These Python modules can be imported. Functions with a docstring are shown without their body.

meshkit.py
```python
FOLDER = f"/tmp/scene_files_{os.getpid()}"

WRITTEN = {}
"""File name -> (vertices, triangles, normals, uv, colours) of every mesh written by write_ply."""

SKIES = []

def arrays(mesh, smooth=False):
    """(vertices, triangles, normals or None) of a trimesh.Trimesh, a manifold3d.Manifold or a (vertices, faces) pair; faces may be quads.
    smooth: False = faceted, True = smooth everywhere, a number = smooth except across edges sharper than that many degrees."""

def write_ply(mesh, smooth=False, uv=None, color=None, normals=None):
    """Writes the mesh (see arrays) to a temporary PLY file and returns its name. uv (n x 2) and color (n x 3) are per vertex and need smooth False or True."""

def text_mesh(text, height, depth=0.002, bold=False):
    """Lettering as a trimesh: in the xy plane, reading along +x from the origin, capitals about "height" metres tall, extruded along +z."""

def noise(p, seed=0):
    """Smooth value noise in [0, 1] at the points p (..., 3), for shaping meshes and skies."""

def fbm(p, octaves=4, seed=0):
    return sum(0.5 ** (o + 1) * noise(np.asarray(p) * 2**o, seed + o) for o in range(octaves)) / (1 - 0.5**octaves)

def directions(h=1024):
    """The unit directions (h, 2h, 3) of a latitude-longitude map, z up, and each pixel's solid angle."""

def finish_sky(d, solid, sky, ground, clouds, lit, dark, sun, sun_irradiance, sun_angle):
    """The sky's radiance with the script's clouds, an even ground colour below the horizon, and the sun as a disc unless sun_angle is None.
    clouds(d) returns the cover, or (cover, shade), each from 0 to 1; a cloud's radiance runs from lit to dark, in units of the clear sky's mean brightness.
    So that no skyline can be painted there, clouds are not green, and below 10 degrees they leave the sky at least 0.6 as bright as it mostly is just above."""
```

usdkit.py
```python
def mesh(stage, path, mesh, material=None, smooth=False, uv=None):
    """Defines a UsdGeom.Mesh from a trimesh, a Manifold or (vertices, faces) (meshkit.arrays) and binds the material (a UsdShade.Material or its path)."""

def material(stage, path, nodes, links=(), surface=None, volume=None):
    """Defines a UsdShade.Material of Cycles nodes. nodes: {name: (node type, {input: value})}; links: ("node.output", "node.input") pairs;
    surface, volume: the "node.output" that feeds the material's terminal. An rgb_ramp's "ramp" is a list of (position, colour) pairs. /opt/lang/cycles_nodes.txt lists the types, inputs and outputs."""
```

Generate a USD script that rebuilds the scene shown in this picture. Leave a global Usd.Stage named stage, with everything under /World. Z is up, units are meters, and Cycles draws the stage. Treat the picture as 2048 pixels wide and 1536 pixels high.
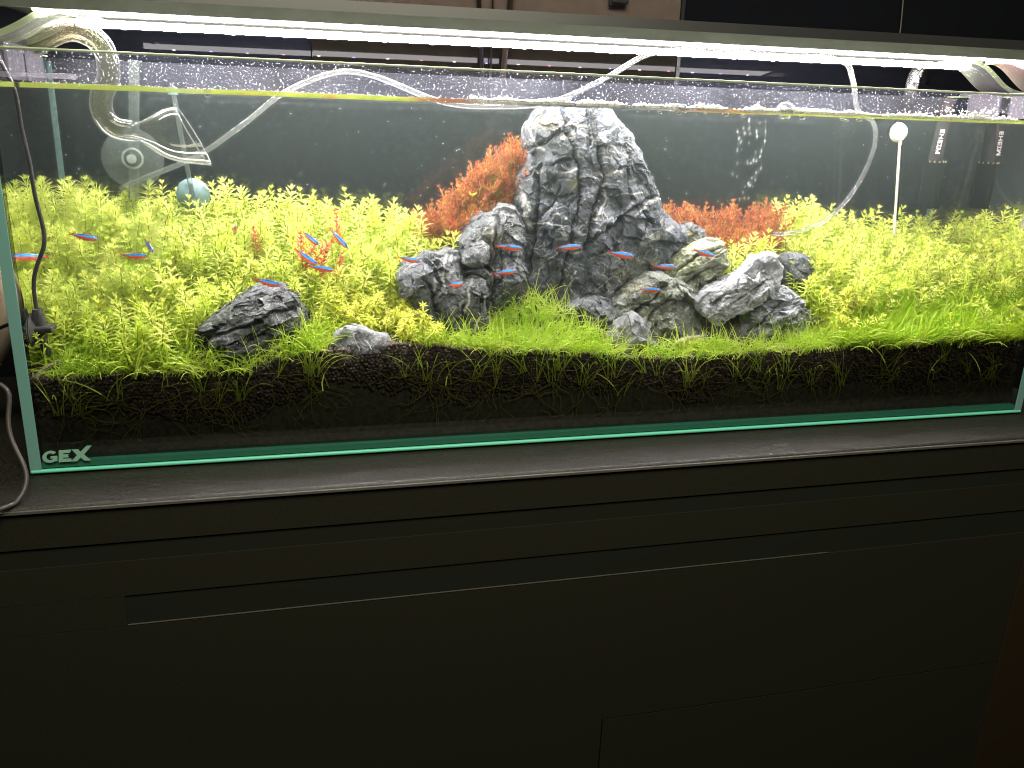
import math, random
import numpy as np, trimesh, usdkit, meshkit
from meshkit import noise, fbm, text_mesh
from scipy.interpolate import RBFInterpolator
from scipy.spatial import cKDTree
from scipy.ndimage import distance_transform_edt
from shapely.geometry import Polygon, Point
from shapely import contains_xy
from pxr import Usd, UsdGeom, UsdLux, UsdShade, Sdf, Gf, Vt

stage = Usd.Stage.CreateInMemory()
UsdGeom.SetStageUpAxis(stage, 'Z'); UsdGeom.SetStageMetersPerUnit(stage, 1.0)
UsdGeom.Xform.Define(stage, '/World')
rng = np.random.default_rng(7)

# ------------------------------------------------------------------ camera
CX, CY, CZ, YAW, PITCH, ROLL, F = 0.19305, -0.66443, 0.27597, 0.26111, 0.31268, 0.03738, 1731.37
EXPOSURE = 0.0
f_ = np.array([math.sin(YAW)*math.cos(PITCH), math.cos(YAW)*math.cos(PITCH), -math.sin(PITCH)])
r0 = np.array([math.cos(YAW), -math.sin(YAW), 0.0]); u0 = np.cross(r0, f_)
r_ = math.cos(ROLL)*r0 + math.sin(ROLL)*u0; u_ = -math.sin(ROLL)*r0 + math.cos(ROLL)*u0
EYE = np.array([CX, CY, CZ])
cam = UsdGeom.Camera.Define(stage, '/World/camera')
cam.AddTransformOp().Set(Gf.Matrix4d(*r_, 0, *u_, 0, *(-f_), 0, *EYE, 1))
cam.CreateHorizontalApertureAttr(36.0); cam.CreateVerticalApertureAttr(27.0)
cam.CreateFocalLengthAttr(F/2048*36.0); cam.CreateExposureAttr(EXPOSURE)
cam.CreateClippingRangeAttr(Gf.Vec2f(0.02, 50))

def P(px, py, y):
    """World point at depth y that the photograph shows at (px, py)."""
    d = f_ + (px-1024)/F*r_ - (py-768)/F*u_
    return EYE + (y-CY)/d[1]*d
def PX(p):
    d = np.atleast_2d(p) - EYE; z = d @ f_
    return np.stack([1024+F*(d@r_)/z, 768-F*(d@u_)/z], -1)

# ------------------------------------------------------------------ light: an unseen fill panel added as dim room light, the aquarium lamp is built below
room = UsdLux.RectLight.Define(stage, '/World/room_ceiling_lamp')
room.CreateWidthAttr(.8); room.CreateHeightAttr(.4); room.CreateIntensityAttr(1.0); room.CreateColorAttr(Gf.Vec3f(1.0, 0.94, 0.72))
ROOM_I = 13.0
room.GetIntensityAttr().Set(ROOM_I); room.CreateNormalizeAttr(False)
o = np.array([0.32, -0.68, 0.98]); fw = np.array([0.45, -.12, 0.0]) - o; fw /= np.linalg.norm(fw)
rr = np.cross(fw, [0, 0, 1]); rr /= np.linalg.norm(rr); uu = np.cross(rr, fw)
room.AddTransformOp().Set(Gf.Matrix4d(*rr, 0, *uu, 0, *(-fw), 0, *o, 1))
LED_L = 125.0          # radiance of the diffuser tubes

# ------------------------------------------------------------------ scene helpers
used = {}
def numbered(parent, name):
    k = parent + '/' + name; n = used.get(k, 0); used[k] = n+1
    return k if n == 0 else '%s_%03d' % (k, n)
def path_of(parent): return '/World' if parent is None else (parent if isinstance(parent, str) else str(parent.GetPath()))
def tag(o, label=None, cat=None, group=None, kind=None):
    for k, v in (('label', label), ('category', cat), ('group', group), ('kind', kind)):
        if v: o.SetCustomDataByKey(k, v)
    return o
def thing(name, label, cat, loc=(0, 0, 0), group=None, M=None):
    x = UsdGeom.Xform.Define(stage, numbered('/World', name))
    if M is None: x.AddTranslateOp().Set(Gf.Vec3d(*map(float, loc)))
    else: x.AddTransformOp().Set(M)
    return tag(x.GetPrim(), label, cat, group)
def obj(name, m, mat, parent=None, smooth=30, prim=None):
    p = usdkit.mesh(stage, numbered(path_of(parent), name), m, mat, smooth=smooth)
    if prim is not None:
        for k, v in prim.items():
            v = np.asarray(v)
            pv = UsdGeom.PrimvarsAPI(p).CreatePrimvar(k, Sdf.ValueTypeNames.Color3fArray if v.ndim == 2 else Sdf.ValueTypeNames.FloatArray, 'vertex')
            pv.Set(Vt.Vec3fArray.FromNumpy(v.astype(np.float32)) if v.ndim == 2 else Vt.FloatArray.FromNumpy(v.astype(np.float32)))
    return p.GetPrim()
def cat_meshes(parts):
    V, Fc, n = [], [], 0
    for v, f in parts:
        v = np.asarray(v, float); f = np.asarray(f, int)
        if f.shape[1] == 4: f = np.vstack([f[:, [0, 1, 2]], f[:, [0, 2, 3]]])
        V.append(v); Fc.append(f+n); n += len(v)
    return np.vstack(V), np.vstack(Fc)
def tm(m): return (np.asarray(m.vertices), np.asarray(m.faces))
def box(a, b, r=0.0):
    a, b = np.minimum(a, b), np.maximum(a, b)
    if r <= 0:
        m = trimesh.creation.box(b-a); m.apply_translation((a+b)/2); return tm(m)
    import manifold3d
    pts = []
    for i in np.ndindex(2, 2, 2):
        c = np.where(np.array(i) == 1, b-r, a+r)
        s = trimesh.creation.icosphere(1, r).vertices
        pts.append(s+c)
    h = trimesh.convex.convex_hull(np.vstack(pts)); return tm(h)
def spline(pts, n):
    from scipy.interpolate import CubicSpline
    pts = np.asarray(pts, float); t = np.r_[0, np.cumsum(np.linalg.norm(np.diff(pts[:, :3], axis=0), axis=1))]
    return CubicSpline(t, pts)(np.linspace(0, t[-1], n))
def tube(pts, rad, k=8, caps=True, flat=1.0):
    pts = np.asarray(pts, float); n = len(pts); rad = np.broadcast_to(rad, n)
    T = np.gradient(pts, axis=0); T /= np.linalg.norm(T, axis=1)[:, None]+1e-12
    ref = np.array([0, 1, 0.]) if abs(T[0] @ [0, 1, 0]) < .9 else np.array([1., 0, 0])
    N = np.zeros_like(pts); a = ref
    for i in range(n):
        a = a - (a @ T[i])*T[i]; a /= np.linalg.norm(a)+1e-12; N[i] = a
    B = np.cross(T, N); ang = np.arange(k)/k*2*np.pi
    V = (pts[:, None] + rad[:, None, None]*(np.cos(ang)[None, :, None]*N[:, None] + flat*np.sin(ang)[None, :, None]*B[:, None])).reshape(-1, 3)
    i, j = np.meshgrid(np.arange(n-1), np.arange(k), indexing='ij'); j2 = (j+1) % k
    Fq = np.stack([i*k+j, i*k+j2, (i+1)*k+j2, (i+1)*k+j], -1).reshape(-1, 4)
    Fc = np.vstack([Fq[:, [0, 1, 2]], Fq[:, [0, 2, 3]]])
    if caps and k > 2:
        c0 = np.array([[0, j+1, j] for j in range(1, k-1)]); c1 = c0[:, [0, 2, 1]]+(n-1)*k
        Fc = np.vstack([Fc, c0, c1])
    return V, Fc
def sphere(c, r, sub=2, scale=(1, 1, 1)):
    m = trimesh.creation.icosphere(sub, 1.0); return np.asarray(m.vertices)*np.array(scale)*r+np.array(c), np.asarray(m.faces)
def lathe(profile, k=24):
    """profile of (radius, z): a solid of revolution about z."""
    m = trimesh.creation.revolve(np.asarray(profile, float), sections=k); return tm(m)
def moved(m, M):
    v, f = m; v = np.c_[v, np.ones(len(v))] @ np.asarray(M).T; return v[:, :3], f
def frame(x, y, z, o):
    M = np.eye(4); M[:3, 0], M[:3, 1], M[:3, 2], M[:3, 3] = x, y, z, o; return M
def unit(v): v = np.asarray(v, float); return v/(np.linalg.norm(v)+1e-12)

# ------------------------------------------------------------------ materials
LK = '/World/Looks'
UsdGeom.Scope.Define(stage, LK)
def mat(name, nodes, links=(), surface='p.BSDF', volume=None): return usdkit.material(stage, f'{LK}/{name}', nodes, links, surface=surface, volume=volume)
def plain(name, col, rough=.5, **kw): return mat(name, {'p': ('principled_bsdf', {'base_color': col, 'roughness': rough, **kw})})
def speckled(name, c1, c2, scale, rough=.5, bump=0.0, lo=.4, hi=.6, coat=0.0, spec=.5, detail=4):
    return mat(name, {'g': ('geometry', {}), 'n': ('noise_texture', {'scale': scale, 'detail': detail, 'roughness': .65}), 'r': ('rgb_ramp', {'ramp': [(lo, c1), (hi, c2)]}),
        'b': ('bump', {'strength': .5, 'distance': bump}), 'p': ('principled_bsdf', {'roughness': rough, 'coat_weight': coat, 'coat_roughness': .02, 'specular_ior_level': spec})},
        [('g.position', 'n.vector'), ('n.fac', 'r.fac'), ('r.color', 'p.base_color'), ('n.fac', 'b.height')] + ([('b.normal', 'p.normal')] if bump else []))
def leafmat(name, c1, c2, trans=.45, rough=.45, mid=None):
    ramp = [(0, c1), (1, c2)] if mid is None else [(0, c1), (.5, mid), (1, c2)]
    return mat(name, {'o': ('object_info', {}), 'r': ('rgb_ramp', {'ramp': ramp}), 'p': ('principled_bsdf', {'roughness': rough, 'specular_ior_level': .3}),
        't': ('translucent_bsdf', {}), 'm': ('mix_closure', {'fac': trans})},
        [('o.random', 'r.fac'), ('r.color', 'p.base_color'), ('r.color', 't.color'), ('p.BSDF', 'm.closure1'), ('t.BSDF', 'm.closure2')], surface='m.closure')
def pane(name, ior=1.5, tint=(1, 1, 1), extra=0.0):
    """See-through sheet: clear where it faces you, mirror-like at a slant."""
    return mat(name, {'l': ('layer_weight', {'blend': .5}), 'po': ('math', {'math_type': 'power', 'value2': 5.0}), 'f': ('math', {'math_type': 'multiply_add', 'value2': .9, 'value3': .04+extra}),
        't': ('transparent_bsdf', {'color': tint}), 'g': ('glossy_bsdf', {'color': (1, 1, 1), 'roughness': 0.0}), 'm': ('mix_closure', {})},
        [('l.facing', 'po.value1'), ('po.value', 'f.value1'), ('f.value', 'm.fac'), ('t.BSDF', 'm.closure1'), ('g.BSDF', 'm.closure2')], surface='m.closure')
def clearish(name, tint, body, amount, blend=.35):
    """Clear plastic or glass wall with a faint body colour, showing at its edges."""
    return mat(name, {'l': ('layer_weight', {'blend': blend}), 't': ('transparent_bsdf', {'color': tint}), 'g': ('glossy_bsdf', {'color': (1, 1, 1), 'roughness': .16}),
        'd': ('diffuse_bsdf', {'color': body}), 'tl': ('translucent_bsdf', {'color': body}), 'dt': ('mix_closure', {'fac': .5}), 'a': ('mix_closure', {'fac': amount}), 'm': ('mix_closure', {})},
        [('l.fresnel', 'm.fac'), ('d.BSDF', 'dt.closure1'), ('tl.BSDF', 'dt.closure2'), ('t.BSDF', 'a.closure1'), ('dt.closure', 'a.closure2'), ('a.closure', 'm.closure1'), ('g.BSDF', 'm.closure2')], surface='m.closure')

GLASS = pane('tank_glass', 1.5)
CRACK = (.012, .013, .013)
M_WATER = mat('water', {'ge': ('geometry', {}), 'sx': ('separate_xyz', {}), 'ab': ('math', {'math_type': 'absolute'}), 'io': ('math', {'math_type': 'multiply_add', 'value2': .56, 'value3': 1.06}), 'ay': ('math', {'math_type': 'absolute'}), 'iy': ('math', {'math_type': 'multiply_add', 'value2': .27}), 'f': ('fresnel', {}), 't': ('transparent_bsdf', {'color': (1, 1, 1)}), 'g': ('glossy_bsdf', {'color': (1, 1, 1), 'roughness': 0.0}), 'm': ('mix_closure', {}),
    'v': ('principled_volume', {'color': (.74, .95, .83), 'density': .33, 'anisotropy': .2})},
    [('ge.normal', 'sx.vector'), ('sx.x', 'ab.value1'), ('ab.value', 'io.value1'), ('sx.y', 'ay.value1'), ('ay.value', 'iy.value1'), ('io.value', 'iy.value3'), ('iy.value', 'f.IOR'), ('f.fac', 'm.fac'), ('t.BSDF', 'm.closure1'), ('g.BSDF', 'm.closure2')], surface='m.closure', volume='v.volume')
M_EDGE = plain('glass_edge', (.20, .86, .62), .25)  # bright aqua puts the light carried down the pane into the colour
M_EDGE_SIDE = plain('ground_glass_edge', (.19, .40, .38), .3)
M_EDGE_TOP = plain('polished_glass_rim', (.45, .55, .32), .2)
M_BOTTOM = plain('green_glass', (.03, .16, .11), .2)
M_BLACKBOARD = plain('black_backing', (.012, .016, .017), .6)
M_CAB_TOP = speckled('cabinet_top', (.0055, .005, .0035), (.031, .029, .021), 420, .55, .0002, .38, .6)
M_CAB = speckled('cabinet_front', (.021, .0205, .014), (.029, .028, .019), 600, .5, 0, .3, .7, spec=.25)
M_CAB_DARK = plain('cabinet_gap', (.019, .021, .016), .6, specular_ior_level=.2)
M_CAB_HIGHLIGHT = plain('cabinet_edge_highlight', (.065, .063, .052), .65)  # lighter than the front: light caught on the edges is put into the colour
M_CAB_BROWN = plain('cabinet_stile', (.034, .022, .011), .5)
M_WALL = mat('dark_wall', {'p': ('principled_bsdf', {'base_color': (.010, .011, .015), 'roughness': .6, 'specular_ior_level': .0, 'coat_weight': .06, 'coat_roughness': .01})})
M_PANEL = speckled('pink_panel', (.135, .105, .093), (.17, .133, .117), 60, .6, 0, .3, .7, coat=.06, spec=0)
M_BLACK = plain('black_rubber', (.018, .018, .02), .5)
M_GREYPL = plain('dark_grey_plastic', (.032, .034, .032), .45)
M_CABLE = plain('cable_grey', (.06, .055, .05), .45)
M_LAMP_BLACK = plain('lamp_black', (.028, .028, .03), .4)
M_LAMP_GREY = speckled('lamp_grey', (.095, .105, .09), (.125, .135, .115), 30, .45, 0, .3, .7)
M_LAMP_IN = plain('lamp_underside', (.05, .05, .04), .5)
def emit(name, col, s): return mat(name, {'e': ('emission', {'color': col, 'strength': s})}, surface='e.emission')
M_TUBE = emit('led_glow', (1.0, .955, .975), LED_L)
M_DIODE = [emit('diode_red', (1, .25, .35), 1500), emit('diode_white', (1, .95, .88), 1500), emit('diode_blue', (.32, .25, 1), 2000)]
M_ACRYL = clearish('clear_acrylic', (.93, .93, .95), (.75, .73, .80), .15, .38)
M_ACRYL_EDGE = clearish('acrylic_edge', (.8, .9, .7), (.72, .8, .55), .55, .3)
M_SOIL = speckled('soil', (.07, .068, .046), (.125, .12, .085), 300, .9, .0004)
M_GRAIN = mat('soil_grain', {'o': ('object_info', {}), 'r': ('rgb_ramp', {'ramp': [(0, (.065, .055, .04)), (.6, (.125, .105, .078)), (1, (.19, .155, .115))]}),
    'g': ('geometry', {}), 'n': ('noise_texture', {'scale': 1500, 'detail': 3}), 'b': ('bump', {'strength': .4, 'distance': .0004}), 'p': ('principled_bsdf', {'roughness': .85, 'specular_ior_level': .25})},
    [('o.random', 'r.fac'), ('r.color', 'p.base_color'), ('g.position', 'n.vector'), ('n.fac', 'b.height'), ('b.normal', 'p.normal')])
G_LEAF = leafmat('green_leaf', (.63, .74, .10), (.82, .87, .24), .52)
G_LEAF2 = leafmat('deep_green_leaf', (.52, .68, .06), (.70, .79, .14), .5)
G_FEATH = leafmat('feathery_leaf', (.56, .68, .11), (.74, .79, .20), .5)
G_BUSHY = leafmat('yellow_leaf', (.62, .70, .08), (.80, .80, .16), .45)
G_STEM = plain('green_stem', (.32, .34, .05), .5)
G_RED = leafmat('red_leaf', (.34, .075, .022), (.47, .20, .045), .40, mid=(.40, .115, .03))
G_OLIVE = leafmat('olive_leaf', (.40, .30, .03), (.46, .42, .05), .4)
G_REDSPRIG = leafmat('rose_leaf', (.58, .10, .06), (.60, .16, .08), .4)
G_GRASS = leafmat('grass_blade', (.56, .76, .09), (.80, .90, .22), .5)
G_MOSS = leafmat('moss_blade', (.46, .70, .04), (.74, .84, .12), .5)
G_ROOT = leafmat('root', (.42, .44, .10), (.62, .60, .22), .2)
def outlined(name, tint, edge, base=.02, power=5.0, amt=.8):
    return mat(name, {'l': ('layer_weight', {'blend': .5}), 'po': ('math', {'math_type': 'power', 'value2': power}), 'f': ('math', {'math_type': 'multiply_add', 'value2': amt, 'value3': base}), 't': ('transparent_bsdf', {'color': tint}),
        'g': ('glossy_bsdf', {'color': (1, 1, 1), 'roughness': .04}), 'd': ('diffuse_bsdf', {'color': edge}), 'e': ('mix_closure', {'fac': .45}), 'm': ('mix_closure', {})},
        [('l.facing', 'po.value1'), ('po.value', 'f.value1'), ('f.value', 'm.fac'), ('g.BSDF', 'e.closure1'), ('d.BSDF', 'e.closure2'), ('t.BSDF', 'm.closure1'), ('e.closure', 'm.closure2')], surface='m.closure')
M_FILM = outlined('glass_tube', (.97, .98, .95), (.7, .74, .62), .045, 3.6, .66)
M_ALGAE = clearish('algae_film', (.90, .91, .82), (.26, .27, .17), .10, .08)
M_HOSE = clearish('silicone_hose', (.95, .96, .95), (.48, .52, .48), .15, .25)
M_CUP = clearish('clear_cup', (.88, .92, .88), (.45, .52, .45), .12, .25)
M_CUPWHITE = plain('white_cup', (.62, .66, .52), .35)
M_CUPBLUE = plain('pale_blue_cup', (.10, .17, .165), .5)
M_ROD = plain('thermometer_glass', (.55, .55, .42), .15)
M_PIPE = plain('brown_grey_pipe', (.028, .025, .023), .8, specular_ior_level=.1)
M_STRAIN = plain('strainer', (.006, .008, .006), .9, specular_ior_level=.05)
M_INK = plain('white_ink', (.75, .75, .7), .5)
M_LOGO = plain('logo_print', (.30, .58, .45), .4)
M_FOAM = plain('foam', (.85, .87, .8), .3)
M_BUBBLE = mat('air', {'l': ('layer_weight', {'blend': .45}), 't': ('transparent_bsdf', {}), 'd': ('glossy_bsdf', {'color': (1, 1, .95), 'roughness': .15}), 'm': ('mix_closure', {})},
    [('l.facing', 'm.fac'), ('t.BSDF', 'm.closure1'), ('d.BSDF', 'm.closure2')], surface='m.closure')
M_MENISC = mat('meniscus', {'g': ('glossy_bsdf', {'color': (.95, .95, .9), 'roughness': .2}), 't': ('transparent_bsdf', {}), 'm': ('mix_closure', {'fac': .92})},
    [('t.BSDF', 'm.closure1'), ('g.BSDF', 'm.closure2')], surface='m.closure')
def spray(name, veil, amount, scale, thr):
    return mat(name, {'g': ('geometry', {}), 'n': ('noise_texture', {'scale': scale, 'detail': 3, 'roughness': .6}), 'r': ('rgb_ramp', {'ramp': [(0, (veil,)*3), (thr, (veil,)*3), (thr+.07, (amount,)*3), (1, (amount,)*3)]}),
        'n2': ('noise_texture', {'scale': 14, 'detail': 2}), 'r2': ('rgb_ramp', {'ramp': [(.3, (.35,)*3), (.65, (1, 1, 1))]}), 'mu': ('math', {'math_type': 'multiply'}),
        't': ('transparent_bsdf', {}), 'd': ('diffuse_bsdf', {'color': (.74, .80, .88)}), 'tl': ('translucent_bsdf', {'color': (.74, .80, .88)}), 'dt': ('mix_closure', {'fac': .5}), 'm': ('mix_closure', {})},
        [('g.position', 'n.vector'), ('n.fac', 'r.fac'), ('g.position', 'n2.vector'), ('n2.fac', 'r2.fac'), ('r.color', 'mu.value1'), ('r2.color', 'mu.value2'), ('mu.value', 'm.fac'), ('d.BSDF', 'dt.closure1'), ('tl.BSDF', 'dt.closure2'), ('t.BSDF', 'm.closure1'), ('dt.closure', 'm.closure2')], surface='m.closure')
M_SPRAY = spray('dried_spray', .012, .65, 620, .60)
M_HAZEFILM = spray('hazy_film', .045, .2, 300, .66)
def rockmat(name, base, dark, vein, moss, mossamt, vscale=42, vwidth=.022, seed=0.0):
    """Grey limestone: veins from distorted cell edges and from the painted 'vein' attribute, algae, dark pits."""
    return mat(name, {'g': ('geometry', {}), 'mp': ('mapping', {'location': (seed, seed*2, seed*3)}),
        'nd': ('noise_texture', {'scale': 22, 'detail': 4, 'roughness': .6}), 'sub': ('vector_math', {'math_type': 'multiply_add', 'vector2': (.05, .05, .05)}),
        'v': ('voronoi_texture', {'feature': 'distance_to_edge', 'scale': vscale}), 'vr': ('rgb_ramp', {'ramp': [(0, (1, 1, 1)), (vwidth, (.35,)*3), (vwidth*2, (0, 0, 0)), (1, (0, 0, 0))]}),
        'n3': ('noise_texture', {'scale': 30, 'detail': 3}), 'm3': ('rgb_ramp', {'ramp': [(.47, (0, 0, 0)), (.68, (.9, .9, .9))]}), 'vm': ('math', {'math_type': 'multiply'}),
        'av': ('attribute', {'attribute': 'vein'}), 'vmax': ('math', {'math_type': 'maximum', 'use_clamp': True}),
        'n': ('noise_texture', {'scale': 60, 'detail': 6, 'roughness': .7}), 'r': ('rgb_ramp', {'ramp': [(.36, dark), (.58, base)]}),
        'nm': ('noise_texture', {'scale': 26, 'detail': 4, 'roughness': .65}), 'rm': ('rgb_ramp', {'ramp': [(.62-.3*mossamt, (0, 0, 0)), (.80-.3*mossamt, (min(1, mossamt*1.6),)*3)]}),
        'c1': ('mix_color', {'b': moss}), 'c2': ('mix_color', {'b': vein}),
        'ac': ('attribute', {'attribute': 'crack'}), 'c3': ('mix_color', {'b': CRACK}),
        'am': ('attribute', {'attribute': 'algae'}), 'c0': ('mix_color', {'b': (.20, .20, .05)}),
        'nb': ('noise_texture', {'scale': 260, 'detail': 6, 'roughness': .7}), 'vb': ('voronoi_texture', {'scale': 150}), 'hb': ('math', {'math_type': 'multiply_add', 'value2': .5}),
        'b': ('bump', {'strength': .9, 'distance': .0017}), 'p': ('principled_bsdf', {'roughness': .6, 'specular_ior_level': .35}),
        'w': ('voronoi_texture', {'feature': 'distance_to_edge', 'scale': vscale*2.6}), 'wr': ('rgb_ramp', {'ramp': [(0, (.75,)*3), (.03, (.2,)*3), (.06, (0, 0, 0)), (1, (0, 0, 0))]}), 'wn': ('noise_texture', {'scale': 18, 'detail': 3}), 'wm': ('rgb_ramp', {'ramp': [(.48, (0, 0, 0)), (.60, (1, 1, 1))]}), 'wx': ('math', {'math_type': 'multiply'}), 'wy': ('math', {'math_type': 'maximum'})},
        [('g.position', 'mp.vector'), ('mp.vector', 'nd.vector'), ('nd.color', 'sub.vector1'), ('mp.vector', 'sub.vector3'), ('sub.vector', 'v.vector'), ('v.distance', 'vr.fac'),
         ('mp.vector', 'n3.vector'), ('n3.fac', 'm3.fac'), ('vr.color', 'vm.value1'), ('m3.color', 'vm.value2'), ('vm.value', 'wy.value1'), ('sub.vector', 'w.vector'), ('w.distance', 'wr.fac'), ('mp.vector', 'wn.vector'), ('wn.fac', 'wm.fac'), ('wr.color', 'wx.value1'), ('wm.color', 'wx.value2'), ('wx.value', 'wy.value2'), ('wy.value', 'vmax.value1'), ('av.fac', 'vmax.value2'),
         ('mp.vector', 'n.vector'), ('n.fac', 'r.fac'), ('mp.vector', 'nm.vector'), ('nm.fac', 'rm.fac'), ('rm.color', 'c1.fac'), ('r.color', 'c1.a'),
         ('c1.result', 'c0.a'), ('am.fac', 'c0.fac'), ('c0.result', 'c2.a'), ('vmax.value', 'c2.fac'), ('c2.result', 'c3.a'), ('ac.fac', 'c3.fac'), ('c3.result', 'p.base_color'),
         ('mp.vector', 'nb.vector'), ('mp.vector', 'vb.vector'), ('vb.distance', 'hb.value1'), ('nb.fac', 'hb.value3'), ('hb.value', 'b.height'), ('b.normal', 'p.normal')])
VEIN = (.50, .52, .45)
R_GREY = rockmat('grey_stone', (.102, .117, .122), (.068, .079, .084), VEIN, (0.118, 0.126, 0.0555), .12)
R_DARK = rockmat('dark_stone', (.125, .14, .136), (.057, .067, .063), (0.37, 0.385, 0.326), (0.074, 0.0962, 0.037), .22, 40)
R_OLIVE = rockmat('olive_stone', (.21, .235, .20), (.11, .125, .10), (.46, .50, .42), (.16, .18, .08), .4, 60, .03)
R_PALE = rockmat('pale_stone', (.36, .385, .37), (.20, .22, .21), (.58, .61, .55), (.26, .29, .17), .2, 70, .03)
R_YELLOW = rockmat('yellow_stone', (.33, .365, .24), (.16, .18, .11), (.56, .6, .46), (.26, .30, .10), .5, 70, .03)
R_PEBBLE = rockmat('pebble_stone', (.27, .29, .275), (.15, .165, .155), (.46, .48, .44), (.17, .19, .11), .15, 60, .02)
R_VEINED = rockmat('veined_stone', (.27, .30, .295), (.15, .17, .168), (.70, .73, .66), (.18, .20, .10), .15, 75, .05)

# ------------------------------------------------------------------ sizes
W, D, H, G = .900, .170, .2997, .0085      # tank: width, depth as it shows, height, pane thickness
ZW = .2768                                # water level
SL = -.0572                               # front edge of the cabinet top
ZF, ZB = .0033, .0078

# ------------------------------------------------------------------ the setting: walls and cabinet
YWALL = .29
tag(obj('back_wall', box((-1.2, YWALL, -.8), (2.4, YWALL+.05, 1.6)), M_WALL, smooth=False), kind='structure')
xa, xb = P(640, 20, YWALL-.004)[0], P(1361, 20, YWALL-.004)[0]
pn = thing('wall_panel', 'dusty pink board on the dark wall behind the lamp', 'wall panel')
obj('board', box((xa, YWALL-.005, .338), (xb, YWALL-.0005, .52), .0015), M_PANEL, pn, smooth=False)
obj('lower_board', box((xa-.01, YWALL-.0065, .20), (xb, YWALL-.0005, .3375), .0015), speckled('shaded_board', (.008, .007, .0055), (.011, .009, .007), 40, .6, 0, .3, .7, coat=.06, spec=0), pn, smooth=False)  # dark lower part of the wall: shade below the lamp put into the colour
obj('edge_trim', box((xb, YWALL-.007, .20), (xb+.004, YWALL-.0005, .52)), M_BLACK, pn, smooth=False)
for i, (px, w, lab) in enumerate([(958, .014, 'wide black strap hanging over the pink wall board'), (985, .006, 'middle narrow black strap hanging over the pink wall board'), (1020, .018, 'dull brown strap hanging over the pink wall board, rightmost of three')]):
    a = P(px, 12, YWALL-.012); t = (i-1)*.004
    pts = spline([a+[t, 0, .16], a+[t*.5, -.001, .08], a, a+[-t, 0, -.05], a+[-t, .002, -.12]], 14)
    v, f = tube(pts, w/2, 10, flat=.25)
    tag(obj('strap', (v, f), M_BLACK if i < 2 else plain('brown_strap', (.05, .035, .028), .7)), lab, 'strap', 'straps on the wall behind the lamp')
a, b = P(1222, 0, YWALL-.01), P(1254, 10, YWALL-.01)
cl = thing('wall_clip', 'small black clip fixed to the pink wall board above the lamp', 'clip')
obj('body', box((a[0], YWALL-.016, b[2]), (b[0], YWALL-.005, b[2]+.03), .002), M_BLACK, cl)
obj('tongue', box((a[0]-.002, YWALL-.012, b[2]-.002), (a[0]+.006, YWALL-.008, b[2]+.01), .001), M_BLACK, cl)
c0, c1 = P(1809, -60, YWALL-.006), P(1800, 66, YWALL-.006)
tag(obj('pull_cord', tube(spline([c0, (c0+c1)/2+[.001, 0, 0], c1], 12), .0007, 6), plain('cord', (.20, .19, .17), .7)), 'thin pale cord hanging down the dark wall on the right', 'cord')

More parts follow.
